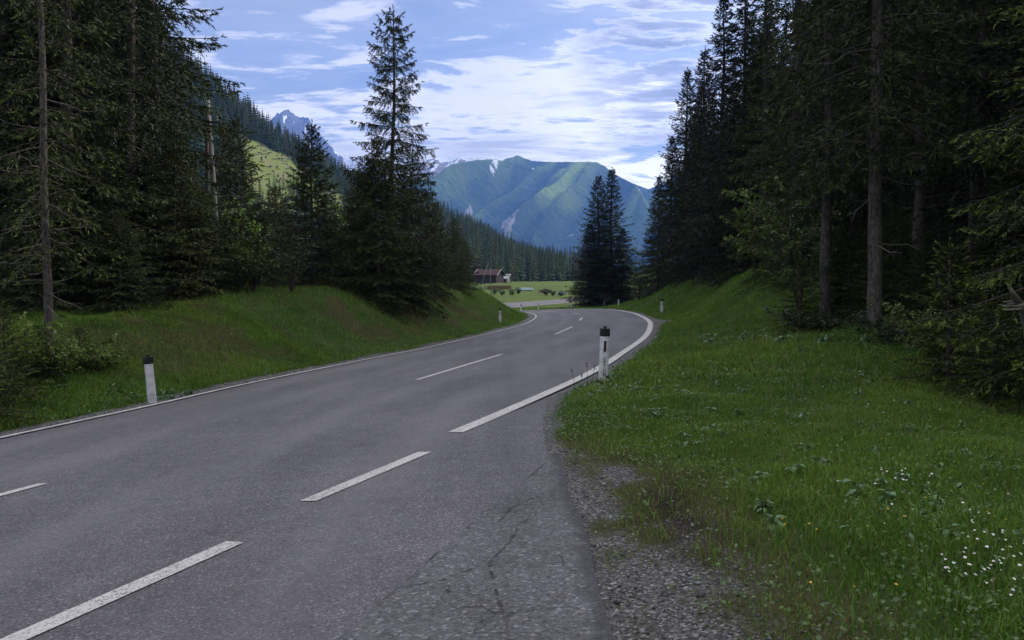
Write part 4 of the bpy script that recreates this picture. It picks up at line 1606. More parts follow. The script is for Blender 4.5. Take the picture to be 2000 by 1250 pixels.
shrub('leafy_shrub', at(1248, 84), 6.0, 1.6, 9, 'pale green broad-leaved bush between the twin spruces and the forest edge', 1400, 0.22, ca=(0.05, 0.09, 0.03), cb=(0.09, 0.14, 0.05))
shrub('leafy_shrub', at(15, 16.0), 1.2, 1.1, 10, 'low green brambly bush at the left picture edge', 3200, 0.07, ca=(0.10, 0.16, 0.02), cb=(0.19, 0.26, 0.035))
shrub('leafy_shrub', at(118, 17.4), 0.7, 1.1, 21, 'low fresh green bush spreading at the foot of the thin grey-trunked spruce', 2600, 0.07, ca=(0.07, 0.115, 0.016), cb=(0.19, 0.26, 0.035))
shrub('leafy_shrub', at(178, 18.5), 0.5, 1.0, 22, 'low green bush right of the thin grey-trunked spruce, at the bank foot', 2000, 0.07, ca=(0.06, 0.10, 0.016), cb=(0.17, 0.24, 0.03))
shrub('leafy_shrub', at(1840, 14.4), 1.5, 1.2, 23, 'yellow-green bush at the right forest edge left of the broken grey trunk', 3400, 0.06, ca=(0.07, 0.11, 0.016), cb=(0.15, 0.19, 0.03))
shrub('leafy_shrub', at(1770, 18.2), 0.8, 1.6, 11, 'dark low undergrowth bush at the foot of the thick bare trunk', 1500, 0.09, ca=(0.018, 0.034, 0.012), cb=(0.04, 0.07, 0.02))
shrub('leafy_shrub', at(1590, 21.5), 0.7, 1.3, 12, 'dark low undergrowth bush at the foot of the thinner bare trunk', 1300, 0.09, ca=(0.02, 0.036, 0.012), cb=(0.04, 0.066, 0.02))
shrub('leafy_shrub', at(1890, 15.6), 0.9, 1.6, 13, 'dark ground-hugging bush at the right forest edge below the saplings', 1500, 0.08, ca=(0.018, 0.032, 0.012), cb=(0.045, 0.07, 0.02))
for i, (u, d, h) in enumerate(((966, 168, 1.9), (980, 166, 1.3), (1000, 165, 1.7), (1012, 172, 1.3), (940, 172, 2.0), (922, 160, 2.2), (1066, 168, 1.1), (1080, 166, 1.1), (1096, 166, 1.0), (952, 160, 1.3))):
    shrub('meadow_bush', at(u, d), h, h * 0.7, 40 + i, 'small dark bush on the meadow in front of the log stack and the heaps', 420, 0.22, ca=(0.03, 0.05, 0.016), cb=(0.06, 0.09, 0.026),
          group='bushes scattered on the meadow')


def bare_tree():
    r = np.random.default_rng(3)
    x, y = at(1124, 112)
    root = empty('bare_tree', (x, y, lz(x, y) - 0.3))
    tag(root, 'pale leafless young tree with fine upright twigs left of the twin spruces', 'tree')
    V, F, o = [], [], 0

    def grow(p, d, L, rad, lev):
        nonlocal o
        e = p + d * L
        mid = (p + e) / 2 + r.normal(0, 0.05 * L, 3)
        v, f = tube_np(np.array([p, mid, e]), np.array([rad, rad * 0.8, rad * 0.55]), 4)
        V.append(v); F.append(f + o); o += len(v)
        if lev == 0:
            return
        for k in range(4 if lev > 1 else 5):
            t = r.uniform(0.35, 1.0)
            dd = d + r.normal(0, 0.38, 3)
            dd[2] = abs(dd[2]) + 0.15
            dd /= np.linalg.norm(dd)
            grow(p + (e - p) * t, dd, L * r.uniform(0.45, 0.7), rad * 0.5, lev - 1)

    tv, tf = tube_np(np.array([[0, 0, 0], [0.05, 0, 1.5], [0, 0.1, 3.2]]), np.array([0.10, 0.09, 0.07]), 6)
    obj('trunk', mesh('bare_trunk', tv, tf, M['twig'], smooth=True), root)
    grow(np.array([0, 0.1, 3.1]), np.array([0, 0, 1.0]), 4.6, 0.07, 4)
    obj('branches', mesh('bare_branches', np.concatenate(V), np.concatenate(F), M['twig']), root)


bare_tree()

# ------------------------------------------------------------------ roadside posts
M['post_white'] = simple_mat('white post plastic', (0.42, 0.42, 0.43), (0.78, 0.79, 0.81), 7.0, 0.5, spec=0.4, detail=8.0)
M['post_black'] = simple_mat('black post cap', (0.010, 0.010, 0.011), (0.022, 0.022, 0.024), 8.0, 0.5, spec=0.4)
M['reflector'] = simple_mat('dark red reflector', (0.025, 0.010, 0.012), (0.045, 0.018, 0.020), 30.0, 0.25, spec=0.6)
M['reflector_white'] = simple_mat('grey reflector', (0.25, 0.26, 0.28), (0.35, 0.36, 0.38), 30.0, 0.25, spec=0.6)
M['screw'] = simple_mat('screw heads', (0.12, 0.12, 0.13), None, 1, 0.4)
M['grey_wood'] = simple_mat('weathered grey wood', (0.13, 0.115, 0.10), (0.30, 0.275, 0.25), 6.0, 0.9, 0.5, 30)


def post_mesh():
    root = empty('marker_post')
    W2, D2, hh = 0.080, 0.055, 0.86
    mb = MB()
    ring = [(-W2, -D2 * 0.6), (-W2 * 0.55, -D2), (W2 * 0.55, -D2), (W2, -D2 * 0.6), (W2, D2 * 0.7), (W2 * 0.6, D2), (-W2 * 0.6, D2), (-W2, D2 * 0.7)]
    vs, fs = [], []
    zs = [-0.25, 0.0, hh]
    for z, k in zip(zs, (1.06, 1.04, 0.96)):
        vs += [(x * k, y * k, z) for x, y in ring]
    n = len(ring)
    for l in range(2):
        for i in range(n):
            fs.append((l * n + i, l * n + (i + 1) % n, (l + 1) * n + (i + 1) % n, (l + 1) * n + i))
    fs.append(tuple(range(2 * n, 3 * n)))
    mb.add(vs, fs)
    mb.build('post_body', M['post_white'], root)
    mb = MB()
    vs, fs = [], []
    for z, k in ((hh - 0.02, 1.03), (hh + 0.002, 1.09), (hh + 0.115, 1.06), (hh + 0.125, 1.0)):
        vs += [(x * k, y * k, z) for x, y in ring]
    for l in range(3):
        for i in range(n):
            fs.append((l * n + i, l * n + (i + 1) % n, (l + 1) * n + (i + 1) % n, (l + 1) * n + i))
    fs.append(tuple(range(3 * n, 4 * n)))
    fs.append(tuple(range(0, n))[::-1])
    mb.add(vs, fs)
    mb.box((0, 0, hh + 0.136), (0.045, 0.035, 0.024))
    mb.box((0, 0, hh + 0.156), (0.062, 0.05, 0.016))
    mb.build('post_cap', M['post_black'], root)
    mb = MB()
    mb.box((0.0, -D2 * 1.0 - 0.004, hh - 0.20), (0.042, 0.012, 0.20))
    mb.build('reflector', M['reflector'], root, bevel=0.004)
    return root


PROTO_POST = post_mesh()
_first = [True]


def post(x, y, s, rz, label, tilt=(0, 0), reflector='dark', z=None):
    if _first[0]:
        o = PROTO_POST
        _first[0] = False
    else:
        o = copy_tree(PROTO_POST)
    o.location = (x, y, (lz(x, y) if z is None else z) - 0.02)
    o.scale = (s, s, s)
    o.rotation_euler = (tilt[0], tilt[1], rz)
    tag(o, label, 'marker post', 'marker posts along the road edges')
    for c in list(o.children):
        if c.name.startswith('reflector'):
            if reflector == 'white':
                c.data = c.data.copy()
                c.data.materials[0] = M['reflector_white']
            elif reflector == 'back':
                c.name = 'screw'
                mb = MB()
                for zz in (0.80, 0.66):
                    mb.box((0.004, -0.058, zz), (0.012, 0.006, 0.012))
                me_ = bpy.data.meshes.new('screws')
                me_.from_pydata(mb.V, [], mb.F)
                me_.materials.append(M['screw'])
                # one part per screw head
                for k in (0, 1):
                    m1 = bpy.data.meshes.new('screw_head')
                    m1.from_pydata(mb.V[8 * k:8 * k + 8], [], [tuple(i - 8 * k for i in f) for f in mb.F[6 * k:6 * k + 6]])
                    m1.materials.append(M['screw'])
                    if k == 0:
                        c.data = m1
                        c.modifiers.clear()
                    else:
                        obj('screw', m1, o)
    return o


post(1.65, 14.24, 0.99, 0.10, 'white post with black cap and dark reflector, nearest one on the right verge', (0.02, 0.03))
post(-7.47, 16.3, 1.0, 0.75, 'white post with black cap and two screw heads on the left verge', (0, -0.075), 'back')
post(-0.75, 49.8, 0.92, 0.05, 'small white post with black cap at the foot of the left bank by the bend')
post(9.88, 52.0, 1.0, 0.1, 'white post with black cap alone on the right bank outside the bend', (0, 0.01))
post(1.05, 91.5, 0.95, 0.3, 'distant marker post inside the bend, beside the end of the left bank', (0, 0.02))
post(7.55, 100.5, 0.95, 0.5, 'distant marker post just left of the twin spruces', (0, -0.02))
post(11.31, 83.7, 0.86, 0.4, 'marker post with a pale reflector in front of the foot of the twin spruces', (0, 0.02), 'white')
post(3.7, 110.5, 0.85, 0.5, 'faint far marker post in the grass between the bend and the far stretch of road', (0, 0), 'white')
post(-1.55, 133.5, 0.9, 0.5, 'tiny far marker post at the left end of the far stretch of road')
post(7.6, 145.0, 0.7, 0.5, 'tiny pale marker post behind the far stretch of road on the meadow side', (0, 0), 'white')


def stake():
    x, y = 11.75, 100.3
    root = tag(empty('wooden_stake', (x, y, lz(x, y))), 'thin weathered wooden stake in front of the twin spruces', 'stake')
    mb = MB()
    mb.box((0, 0, 0.42), (0.09, 0.09, 1.1), taper=0.9)
    mb.build('stake_body', M['grey_wood'], root, bevel=0.01)
    mb = MB()
    mb.box((0, 0, 1.0), (0.12, 0.12, 0.10), taper=0.6)
    mb.build('stake_head', M['grey_wood'], root)


stake()


# ------------------------------------------------------------------ utility pole on the left bank
def utility_pole():
    x, y = at(424, 35)
    b = Vector((x, y, lz(x, y)))
    root = tag(empty('utility_pole', b), 'weathered grey wooden power pole with a crossarm rising out of the trees', 'utility pole')
    top = Vector(ray_at(406, 196, 35)) - b
    foot2 = Vector((-0.75, 0.5, 0))
    M['pole_wood'] = simple_mat('grey pole wood', (0.13, 0.122, 0.115), (0.27, 0.26, 0.25), 5.0, 0.9, 0.4, 20)
    m = M['pole_wood']
    mb = MB()
    mb.tube([(0.15, 0, -0.6), top * 0.5 + Vector((0.08, 0, 0)), top], [0.115, 0.105, 0.085], 12)
    mb.build('pole', m, root, smooth=True)
    mb = MB()
    mb.tube([foot2 + Vector((0, 0, -0.5)), foot2 * 0.4 + top * 0.5, top * 0.96 + Vector((-0.10, 0.06, 0))], [0.10, 0.09, 0.07], 12)
    o = mb.build('pole', M['bark'], root, smooth=True)
    z = top.z - 0.98
    cx = top.x * (z / top.z)
    mb = MB()
    mb.box((cx + 0.10, -0.14, z), (0.98, 0.09, 0.10))
    mb.build('crossarm', M['bark'], root, bevel=0.01)
    M['ceramic'] = simple_mat('dark glazed insulators', (0.03, 0.025, 0.022), (0.05, 0.04, 0.035), 10, 0.25, spec=0.5)
    for dx, dz in ((0.54, 0.05), (-0.34, 0.05)):
        mb = MB()
        p = Vector((cx + dx, -0.14, z + dz))
        mb.tube([p, p + Vector((0, 0, 0.10)), p + Vector((0, 0, 0.11)), p + Vector((0, 0, 0.17)), p + Vector((0, 0, 0.18)), p + Vector((0, 0, 0.25))], [0.02, 0.02, 0.06, 0.045, 0.055, 0.03], 10)
        mb.build('insulator', M['ceramic'], root, smooth=True)
    mb = MB()
    p = top + Vector((0, 0, -0.02))
    mb.tube([p, p + Vector((0, 0, 0.12)), p + Vector((0, 0, 0.13)), p + Vector((0, 0, 0.22)), p + Vector((0, 0, 0.23)), p + Vector((0, 0, 0.34))], [0.03, 0.03, 0.08, 0.055, 0.07, 0.035], 10)
    mb.build('insulator', M['ceramic'], root, smooth=True)


utility_pole()

# ------------------------------------------------------------------ hay barn, shed and heaps on the meadow
M['barn_wood'] = simple_mat('dark brown barn boards', (0.030, 0.022, 0.018), (0.060, 0.045, 0.036), 3.0, 0.9)
M['red_roof'] = simple_mat('faded red roof tiles', (0.040, 0.018, 0.017), (0.075, 0.038, 0.034), 2.5, 0.85, 0.4, 8, bd=0.05)
M['pale_board'] = simple_mat('pale barge boards', (0.30, 0.25, 0.22), (0.42, 0.36, 0.32), 3.0, 0.8)
M['tin'] = simple_mat('pale worn roofing', (0.24, 0.25, 0.25), (0.38, 0.39, 0.39), 1.0, 0.5)
M['dark_patch'] = simple_mat('dark roof patches', (0.04, 0.04, 0.045), (0.07, 0.07, 0.075), 2.0, 0.8)
M['log_end'] = simple_mat('brown cut logs', (0.16, 0.075, 0.035), (0.30, 0.16, 0.085), 4.0, 0.9)
M['log_bark'] = simple_mat('log bark', (0.05, 0.035, 0.025), (0.11, 0.08, 0.06), 4.0, 0.95)
M['tarp'] = simple_mat('pale blue tarpaulin', (0.14, 0.24, 0.28), (0.34, 0.40, 0.43), 1.6, 0.45, 0.4, 5)
M['rubble'] = simple_mat('grey rubble', (0.16, 0.16, 0.17), (0.42, 0.42, 0.44), 1.5, 0.95)


def barn():
    x, y = at(956, 236)
    z = lz(x, y)
    root = tag(empty('hay_barn', (x, y, z), math.radians(-24)), 'dark wooden hay barn with a red gable roof at the forest foot', 'barn')
    L2, D2, hw, rise = 3.5, 2.6, 2.5, 1.45
    mb = MB()
    vs = [(-L2, -D2, -0.6), (L2, -D2, -0.6), (L2, D2, -0.6), (-L2, D2, -0.6), (-L2, -D2, hw), (L2, -D2, hw), (L2, D2, hw), (-L2, D2, hw), (-L2, 0, hw + rise), (L2, 0, hw + rise)]
    mb.add(vs, [(0, 1, 5, 4), (1, 2, 6, 9, 5), (2, 3, 7, 6), (3, 0, 4, 8, 7)])
    wall = mb.build('wall', M['barn_wood'], root)
    mb = MB()
    for k in range(15):
        mb.box((-L2 + 0.25 + k * 0.46, -D2 - 0.015, hw / 2), (0.10, 0.03, hw))
    mb.box((0.6, -D2 - 0.04, 1.0), (1.8, 0.06, 2.0))
    mb.build('door', M['bark_dark'], root)
    mb = MB()
    for s in (-1, 1):
        e = 0.55
        zb = hw - e * rise / D2
        a = (-L2 - 0.5, s * (D2 + e), zb + 0.05)
        vs = [(-L2 - 0.5, s * (D2 + e), zb + 0.04), (L2 + 0.5, s * (D2 + e), zb + 0.04), (L2 + 0.5, 0, hw + rise + 0.05), (-L2 - 0.5, 0, hw + rise + 0.05)]
        vs += [(p[0], p[1], p[2] + 0.16) for p in vs]
        mb.add(vs, [(3, 2, 1, 0), (4, 5, 6, 7), (0, 1, 5, 4), (1, 2, 6, 5), (2, 3, 7, 6), (3, 0, 4, 7)])
    mb.build('roof', M['red_roof'], root)
    for s in (-1, 1):
        for sx in (-1, 1):
            mb = MB()
            X = sx * (L2 + 0.54)
            mb.tube([(X, s * (D2 + 0.6), hw - 0.55 * rise / D2 + 0.10), (X, s * 0.02, hw + rise + 0.16)], [0.13, 0.13], 4)
            mb.build('barge_board', M['pale_board'], root)


barn()


def shed():
    x, y = at(987, 239)
    z = lz(x, y)
    root = tag(empty('small_shed', (x, y, z), math.radians(-20)), 'small shed with a pale patched roof beside the hay barn', 'shed')
    mb = MB()
    vs = [(-1.0, -1.1, -0.5), (1.0, -1.1, -0.5), (1.0, 1.1, -0.5), (-1.0, 1.1, -0.5), (-1.0, -1.1, 1.15), (1.0, -1.1, 1.15), (1.0, 1.1, 2.25), (-1.0, 1.1, 2.25)]
    mb.add(vs, [(0, 1, 5, 4), (1, 2, 6, 5), (2, 3, 7, 6), (3, 0, 4, 7)])
    mb.build('wall', M['grey_wood'], root)
    mb = MB()
    mb.box((-0.2, -1.12, 0.45), (0.9, 0.04, 1.3))
    mb.build('doorway', M['bark_dark'], root)
    mb = MB()
    vs = [(-1.4, -1.45, 1.02), (1.4, -1.45, 1.02), (1.4, 1.4, 2.45), (-1.4, 1.4, 2.45)]
    vs += [(p[0], p[1], p[2] + 0.1) for p in vs]
    mb.add(vs, [(3, 2, 1, 0), (4, 5, 6, 7), (0, 1, 5, 4), (1, 2, 6, 5), (2, 3, 7, 6), (3, 0, 4, 7)])
    roof = mb.build('roof', M['tin'], root)
    for k in range(4):
        mb = MB()
        xx = -1.05 + k * 0.62
        vs = [(xx, 0.15 - 0.25 * (k % 2), 1.93 - 0.12 * (k % 2)), (xx + 0.36, 0.15 - 0.25 * (k % 2), 1.93 - 0.12 * (k % 2)), (xx + 0.42, 0.95, 2.333), (xx + 0.06, 0.95, 2.333)]
        vs += [(p[0], p[1], p[2] + 0.02) for p in vs]
        mb.add(vs, [(3, 2, 1, 0), (4, 5, 6, 7), (0, 1, 5, 4), (1, 2, 6, 5), (2, 3, 7, 6), (3, 0, 4, 7)])
        mb.build('roof_patch', M['dark_patch'], roof)


shed()


def slender_pole(u, d, v_top, lean, label):
    x, y = at(u, d)
    b = Vector((x, y, lz(x, y)))
    root = tag(empty('slender_pole', b), label, 'pole')
    t = Vector(ray_at(u + lean, v_top, d)) - b
    mb = MB()
    mb.tube([(0, 0, -0.4), t * 0.5, t], [0.11, 0.09, 0.06], 6)
    mb.build('pole_shaft', M['grey_wood'], root, smooth=True)
    mb = MB()
    p = t * 0.80
    mb.box(p, (0.7, 0.08, 0.08))
    mb.build('crosspiece', M['grey_wood'], root)


slender_pole(958, 222, 522, 0, 'thin upright pole standing in front of the hay barn')
slender_pole(940, 222, 513, 14, 'thin leaning pole rising over the hay barn roof')


def log_stack():
    x, y = at(975, 197)
    root = tag(empty('log_stack', (x, y, lz(x, y)), math.radians(-4)), 'long low stack of brown firewood logs below the hay barn', 'log stack')
    mb = MB()
    r = np.random.default_rng(2)
    for row in range(6):
        for k in range(34):
            rr = r.uniform(0.07, 0.10)
            xx = -3.0 + k * 0.18 + (row % 2) * 0.09
            zz = 0.05 + row * 0.165
            j = r.uniform(-0.05, 0.05)
            o = len(mb.V)
            mb.tube([(xx, -0.5 + j, zz), (xx, 0.5 + j, zz)], rr, 7)
    mb.build('logs', M['log_end'], root)
    mb = MB()
    for k in range(4):
        mb.box((-2.3 + k * 1.55, 0.0, 1.07 + 0.02 * (k % 2)), (1.62, 1.2, 0.05), rz=0.02 * k)
    mb.build('cover_boards', M['grey_wood'], root)


log_stack()


def lump(seed, n, ext, size, mat, name, parent):
    r = np.random.default_rng(seed)
    mb = MB()
    for _ in range(n):
        x, y = r.normal(0, ext[0] / 2.4), r.normal(0, ext[1] / 2.4)
        q = max(0.0, 1 - abs(x) / ext[0] - 0.4 * abs(y) / ext[1])
        z = r.uniform(0, 1) * ext[2] * q
        s = size * r.uniform(0.5, 1.4)
        vs = [Vector(v) * s + Vector(r.normal(0, 0.16 * s, 3)) + Vector((x, y, z + 0.25 * s)) for v in
              ((-1, -.7, -.5), (1, -.6, -.5), (.9, .7, -.5), (-.9, .8, -.5), (-.6, -.5, .5), (.7, -.5, .45), (.6, .5, .55), (-.6, .5, .5))]
        mb.add(vs, [(3, 2, 1, 0), (4, 5, 6, 7), (0, 1, 5, 4), (1, 2, 6, 5), (2, 3, 7, 6), (3, 0, 4, 7)])
    return mb.build(name, mat, parent)


def heaps():
    x, y = at(1027, 192)
    root = tag(empty('covered_stack', (x, y, lz(x, y)), 0.05), 'low wood stack under a pale blue tarpaulin on the meadow', 'covered stack')
    mb = MB()
    for k in range(3):
        for j in range(9):
            mb.tube([(-1.5 + 0.34 * j, -0.5, 0.12 + 0.2 * k), (-1.5 + 0.34 * j, 0.5, 0.12 + 0.2 * k)], 0.14, 6)
    mb.build('logs', M['log_bark'], root)
    nx, ny = 22, 12
    X, Y = np.meshgrid(np.linspace(-1.85, 1.75, nx), np.linspace(-0.9, 0.9, ny), indexing='ij')
    Z = 0.83 - 0.55 * sstep(0.5, 0.9, np.abs(Y)) - 0.35 * sstep(-1.2, -1.85, X) + 0.06 * fbm(X * 2, Y * 2, 3, 4)
    obj('tarpaulin', mesh('tarpaulin', np.stack([X.ravel(), Y.ravel(), Z.ravel()], 1), grid_faces(nx, ny), M['tarp'], smooth=True), root)
    x, y = at(1066, 181)
    root = tag(empty('brushwood_heap', (x, y, lz(x, y))), 'dark heap of brushwood and boards right of the tarpaulin stack', 'wood heap')
    mb = MB()
    r = np.random.default_rng(4)
    for _ in range(46):
        a = r.uniform(0, 3.14)
        c = Vector((r.normal(0, 0.9), r.normal(0, 0.5), 0))
        c.z = max(0.05, 0.9 - abs(c.x) * 0.5) * r.uniform(0, 1)
        d = Vector((math.cos(a), math.sin(a), r.uniform(-0.35, 0.45))) * r.uniform(0.5, 1.2)
        mb.tube([c - d, c + d], [0.07, 0.05], 5)
    mb.build('branches', M['log_bark'], root)
    lump(6, 24, (1.4, 0.6, 0.7), 0.22, M['log_end'], 'boards', root)
    x, y = at(1098, 171)
    root = tag(empty('rubble_heap', (x, y, lz(x, y))), 'low heap of grey rubble at the right end of the meadow heaps', 'rubble heap')
    lump(7, 60, (1.5, 0.7, 0.6), 0.20, M['rubble'], 'stones', root)
    lump(8, 10, (1.6, 0.6, 0.5), 0.16, M['tarp'], 'pale_blocks', root)


heaps()


# ------------------------------------------------------------------ broken grey branch at the right edge
def broken_branch():
    b = Vector(ray_at(2012, 606, 10.5))
    g = lz(b.x, b.y)
    root = tag(empty('broken_branch', (b.x, b.y, g)), 'broken silver-grey dead trunk stump jutting out at the right picture edge', 'dead trunk')
    o = Vector((b.x, b.y, g))
    pts = [Vector((0.25, 0.1, -0.3)), Vector((0.2, 0.05, 0.5 * (b.z - g))), Vector(ray_at(2010, 600, 10.5)) - o, Vector(ray_at(1984, 596, 10.3)) - o]
    mb = MB()
    mb.tube(pts, [0.17, 0.14, 0.12, 0.055], 9)
    # torn splinters at the break
    e = pts[-1]
    r = np.random.default_rng(5)
    for k in range(9):
        s = e + Vector((r.uniform(0, 0.1), r.uniform(-.05, .05), r.uniform(-.05, .05)))
        mb.tube([s, s + Vector((-r.uniform(0.06, 0.22), r.uniform(-.03, .03), r.uniform(-.04, .05)))], [0.025, 0.004], 5)
    mb.build('trunk', M['grey_wood'], root, smooth=True)
    mb = MB()
    mb.tube([Vector(ray_at(1990, 594, 10.35)) - o, Vector(ray_at(1980, 576, 10.2)) - o, Vector(ray_at(1969, 556, 10.1)) - o], [0.06, 0.035, 0.012], 7)
    mb.build('side_branch', M['grey_wood'], root, smooth=True)


broken_branch()

# ------------------------------------------------------------------ grass, herbs, flowers, gravel
NX_, NY_ = len(gx), len(gy)


def look(x, y, A):
    """value of a ground-sheet field at scattered points (bilinear on the sheet)"""
    A = A.reshape(NX_, NY_)
    i = np.clip(np.searchsorted(gx, x) - 1, 0, NX_ - 2)
    j = np.clip(np.searchsorted(gy, y) - 1, 0, NY_ - 2)
    a = (x - gx[i]) / (gx[i + 1] - gx[i])
    b_ = (y - gy[j]) / (gy[j + 1] - gy[j])
    return A[i, j] * (1 - a) * (1 - b_) + A[i + 1, j] * a * (1 - b_) + A[i, j + 1] * (1 - a) * b_ + A[i + 1, j + 1] * a * b_


BARE = np.maximum(grav, patch)
LEFTF = GL.astype(float)


def scatter(seed, n, x0, x1, y0, y1, view=0.95):
    r = np.random.default_rng(seed)
    x = r.uniform(x0, x1, n)
    y = r.uniform(y0, y1, n)
    k = (np.abs(x) < view * y + 0.6)
    x, y = x[k], y[k]
    s = look(x, y, GS)
    k = s > 0.02
    return x[k], y[k], s[k], r


def blades(P, h, w, r, C, seg=2, lean=0.85):
    n = len(P)
    a = r.uniform(0, 2 * math.pi, n)
    la = r.uniform(0, 2 * math.pi, n)
    ln = h * lean * r.uniform(0.1, 1.3, n)
    sx, sy = np.cos(a) * w / 2, np.sin(a) * w / 2
    lx, ly = np.cos(la) * ln, np.sin(la) * ln
    z0 = np.zeros(n)
    A = P + np.stack([-sx, -sy, z0 - 0.01], 1)
    B = P + np.stack([sx, sy, z0 - 0.01], 1)
    T = P + np.stack([lx, ly, h * (1 - 0.35 * lean * r.random(n))], 1)
    if seg == 1:
        V = np.stack([A, B, T], 1).reshape(-1, 3)
        F = [np.arange(3 * n).reshape(-1, 3)]
        k = 3
        g = np.array([0.6, 0.6, 1.1])
    else:
        c = P + np.stack([lx * 0.33, ly * 0.33, h * 0.6], 1)
        D = c + np.stack([sx * 0.8, sy * 0.8, z0], 1)
        E_ = c - np.stack([sx * 0.8, sy * 0.8, z0], 1)
        V = np.stack([A, B, D, E_, T], 1).reshape(-1, 3)
        i = np.arange(n) * 5
        F = [np.stack([i, i + 1, i + 2, i + 3], 1), np.stack([i + 3, i + 2, i + 4], 1)]
        k = 5
    Cc = np.repeat(C, k, 0)
    return V, F, Cc


G_A, G_B, G_Y, G_D = np.array((0.062, 0.142, 0.015)), np.array((0.125, 0.245, 0.028)), np.array((0.215, 0.27, 0.038)), np.array((0.16, 0.125, 0.062))


def grass_col(x, y, r, dryv):
    t = np.clip(0.5 + 0.9 * fbm(x * 0.9, y * 0.9, 3, 201) + r.normal(0, 0.22, len(x)), 0, 1)[:, None]
    yel = np.clip(0.18 + 0.9 * fbm(x * 0.45, y * 0.45, 3, 207) + r.normal(0, 0.15, len(x)), 0, 1)[:, None] * 0.6
    c = G_A * (1 - t) + G_B * t
    c = c * (1 - yel) + G_Y * yel
    d = (r.random(len(x)) < dryv)[:, None] * r.uniform(0.4, 1.0, (len(x), 1))
    c = c * (1 - d) + G_D * d
    return c * r.uniform(0.75, 1.25, (len(x), 1))


def grass_patch(name, label, seed, area, dens, h, w, seg):
    x0, x1, y0, y1 = area
    x, y, s, r = scatter(seed, int((x1 - x0) * (y1 - y0) * dens), x0, x1, y0, y1)
    bare = look(x, y, BARE)
    fo = look(x, y, forest)
    dr = look(x, y, dry)
    so = look(x, y, soil)
    tuft = sstep(0.05, 0.3, fbm(x * 2.3, y * 2.3, 3, 303))
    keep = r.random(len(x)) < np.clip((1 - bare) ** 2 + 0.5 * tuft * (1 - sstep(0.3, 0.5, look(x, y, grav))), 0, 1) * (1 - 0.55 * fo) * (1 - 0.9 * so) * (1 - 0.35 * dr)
    x, y, s, bare, dr, fo = x[keep], y[keep], s[keep], bare[keep], dr[keep], fo[keep]
    z = look(x, y, GZ)
    hh = h * r.uniform(0.45, 1.25, len(x)) * (0.75 + 0.9 * np.clip(0.4 + fbm(x * 0.8, y * 0.8, 3, 305), 0, 1)) * (1 - 0.55 * np.clip(bare + 0.5 * dr, 0, 1)) * np.clip(0.5 + s, 0.5, 1)
    C = grass_col(x, y, r, np.clip(0.06 + 0.7 * dr + 0.35 * bare, 0, 1))
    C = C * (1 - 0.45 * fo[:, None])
    V, F, C = blades(np.stack([x, y, z], 1), hh, w * r.uniform(0.7, 1.4, len(x)), r, C, seg)
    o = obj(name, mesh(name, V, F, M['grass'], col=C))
    return tag(o, label, 'grass', kind='stuff')


grass_patch('verge_grass', 'green grass on the right verge nearest the camera', 401, (0.3, 10.5, 3.2, 12.5), 2900, 0.065, 0.0055, 2)
grass_patch('verge_grass', 'green grass on the right verge between the nearest marker post and the forest', 402, (0.5, 19, 12.5, 26), 900, 0.09, 0.010, 2)
grass_patch('bank_grass', 'grass on the right bank along the bend', 403, (3.5, 24, 26, 60), 230, 0.16, 0.022, 1)
grass_patch('bank_grass', 'grass around the outside of the far bend', 404, (-6, 26, 60, 128), 45, 0.22, 0.05, 1)
grass_patch('verge_grass', 'green grass on the left verge nearest the camera', 405, (-20, -6, 6, 26), 900, 0.12, 0.010, 2)
grass_patch('bank_grass', 'grass with brown dry patches on the left bank', 406, (-20, 2.5, 22, 60), 300, 0.11, 0.020, 1)
grass_patch('bank_grass', 'grass at the far end of the left bank', 407, (-14, 3, 60, 112), 60, 0.22, 0.05, 1)

def tall_grass(name, label, seed, area, dens, h, w):
    x0, x1, y0, y1 = area
    x, y, s, r = scatter(seed, int((x1 - x0) * (y1 - y0) * dens), x0, x1, y0, y1)
    cl = sstep(0.02, 0.35, fbm(x * 1.7, y * 1.7, 3, 333)) + 0.12
    k = (r.random(len(x)) < cl) & (s > 0.5) & (look(x, y, BARE) < 0.35) & (look(x, y, forest) < 0.8)
    x, y = x[k], y[k]
    P = np.stack([x, y, look(x, y, GZ)], 1)
    C = grass_col(x, y, r, np.full(len(x), 0.35))
    V, F, C = blades(P, h * r.uniform(0.5, 1.3, len(x)), w * r.uniform(0.7, 1.3, len(x)), r, C, 2, 0.7)
    tag(obj(name, mesh(name, V, F, M['grass'], col=C)), label, 'tall grass', kind='stuff')


tall_grass('tall_grass', 'taller tufts of grass with straw-coloured stalks on the right verge', 431, (0.6, 11, 3.5, 13), 170, 0.17, 0.006)
tall_grass('tall_grass', 'taller tufts of grass on the right verge before the forest', 432, (1, 20, 13, 34), 60, 0.26, 0.012)
tall_grass('tall_grass', 'taller tufts of grass on the left verge and bank', 433, (-19, 1, 9, 48), 30, 0.24, 0.014)


# low herbs between the blades
def herbs(name, label, seed, area, dens, size):
    x0, x1, y0, y1 = area
    x, y, s, r = scatter(seed, int((x1 - x0) * (y1 - y0) * dens), x0, x1, y0, y1)
    bare = look(x, y, BARE)
    cl = sstep(-0.1, 0.35, fbm(x * 1.1, y * 1.1, 3, 311))
    k = (r.random(len(x)) < (1 - bare) * (0.25 + 0.75 * cl)) & (look(x, y, forest) < 0.95)
    x, y = x[k], y[k]
    P = np.stack([x, y, look(x, y, GZ) + r.uniform(0.01, 0.08, len(x))], 1)
    D = r.normal(0, 1, (len(x), 3)) * np.array([1, 1, 0.25]) + np.array([0, 0, 0.15])
    V, F, C = leaf_cloud(seed + 1, P, D, size, (0.046, 0.095, 0.018), (0.10, 0.175, 0.034))
    tag(obj(name, mesh(name, V, F, M['leaf'], col=C)), label, 'herbs', kind='stuff')


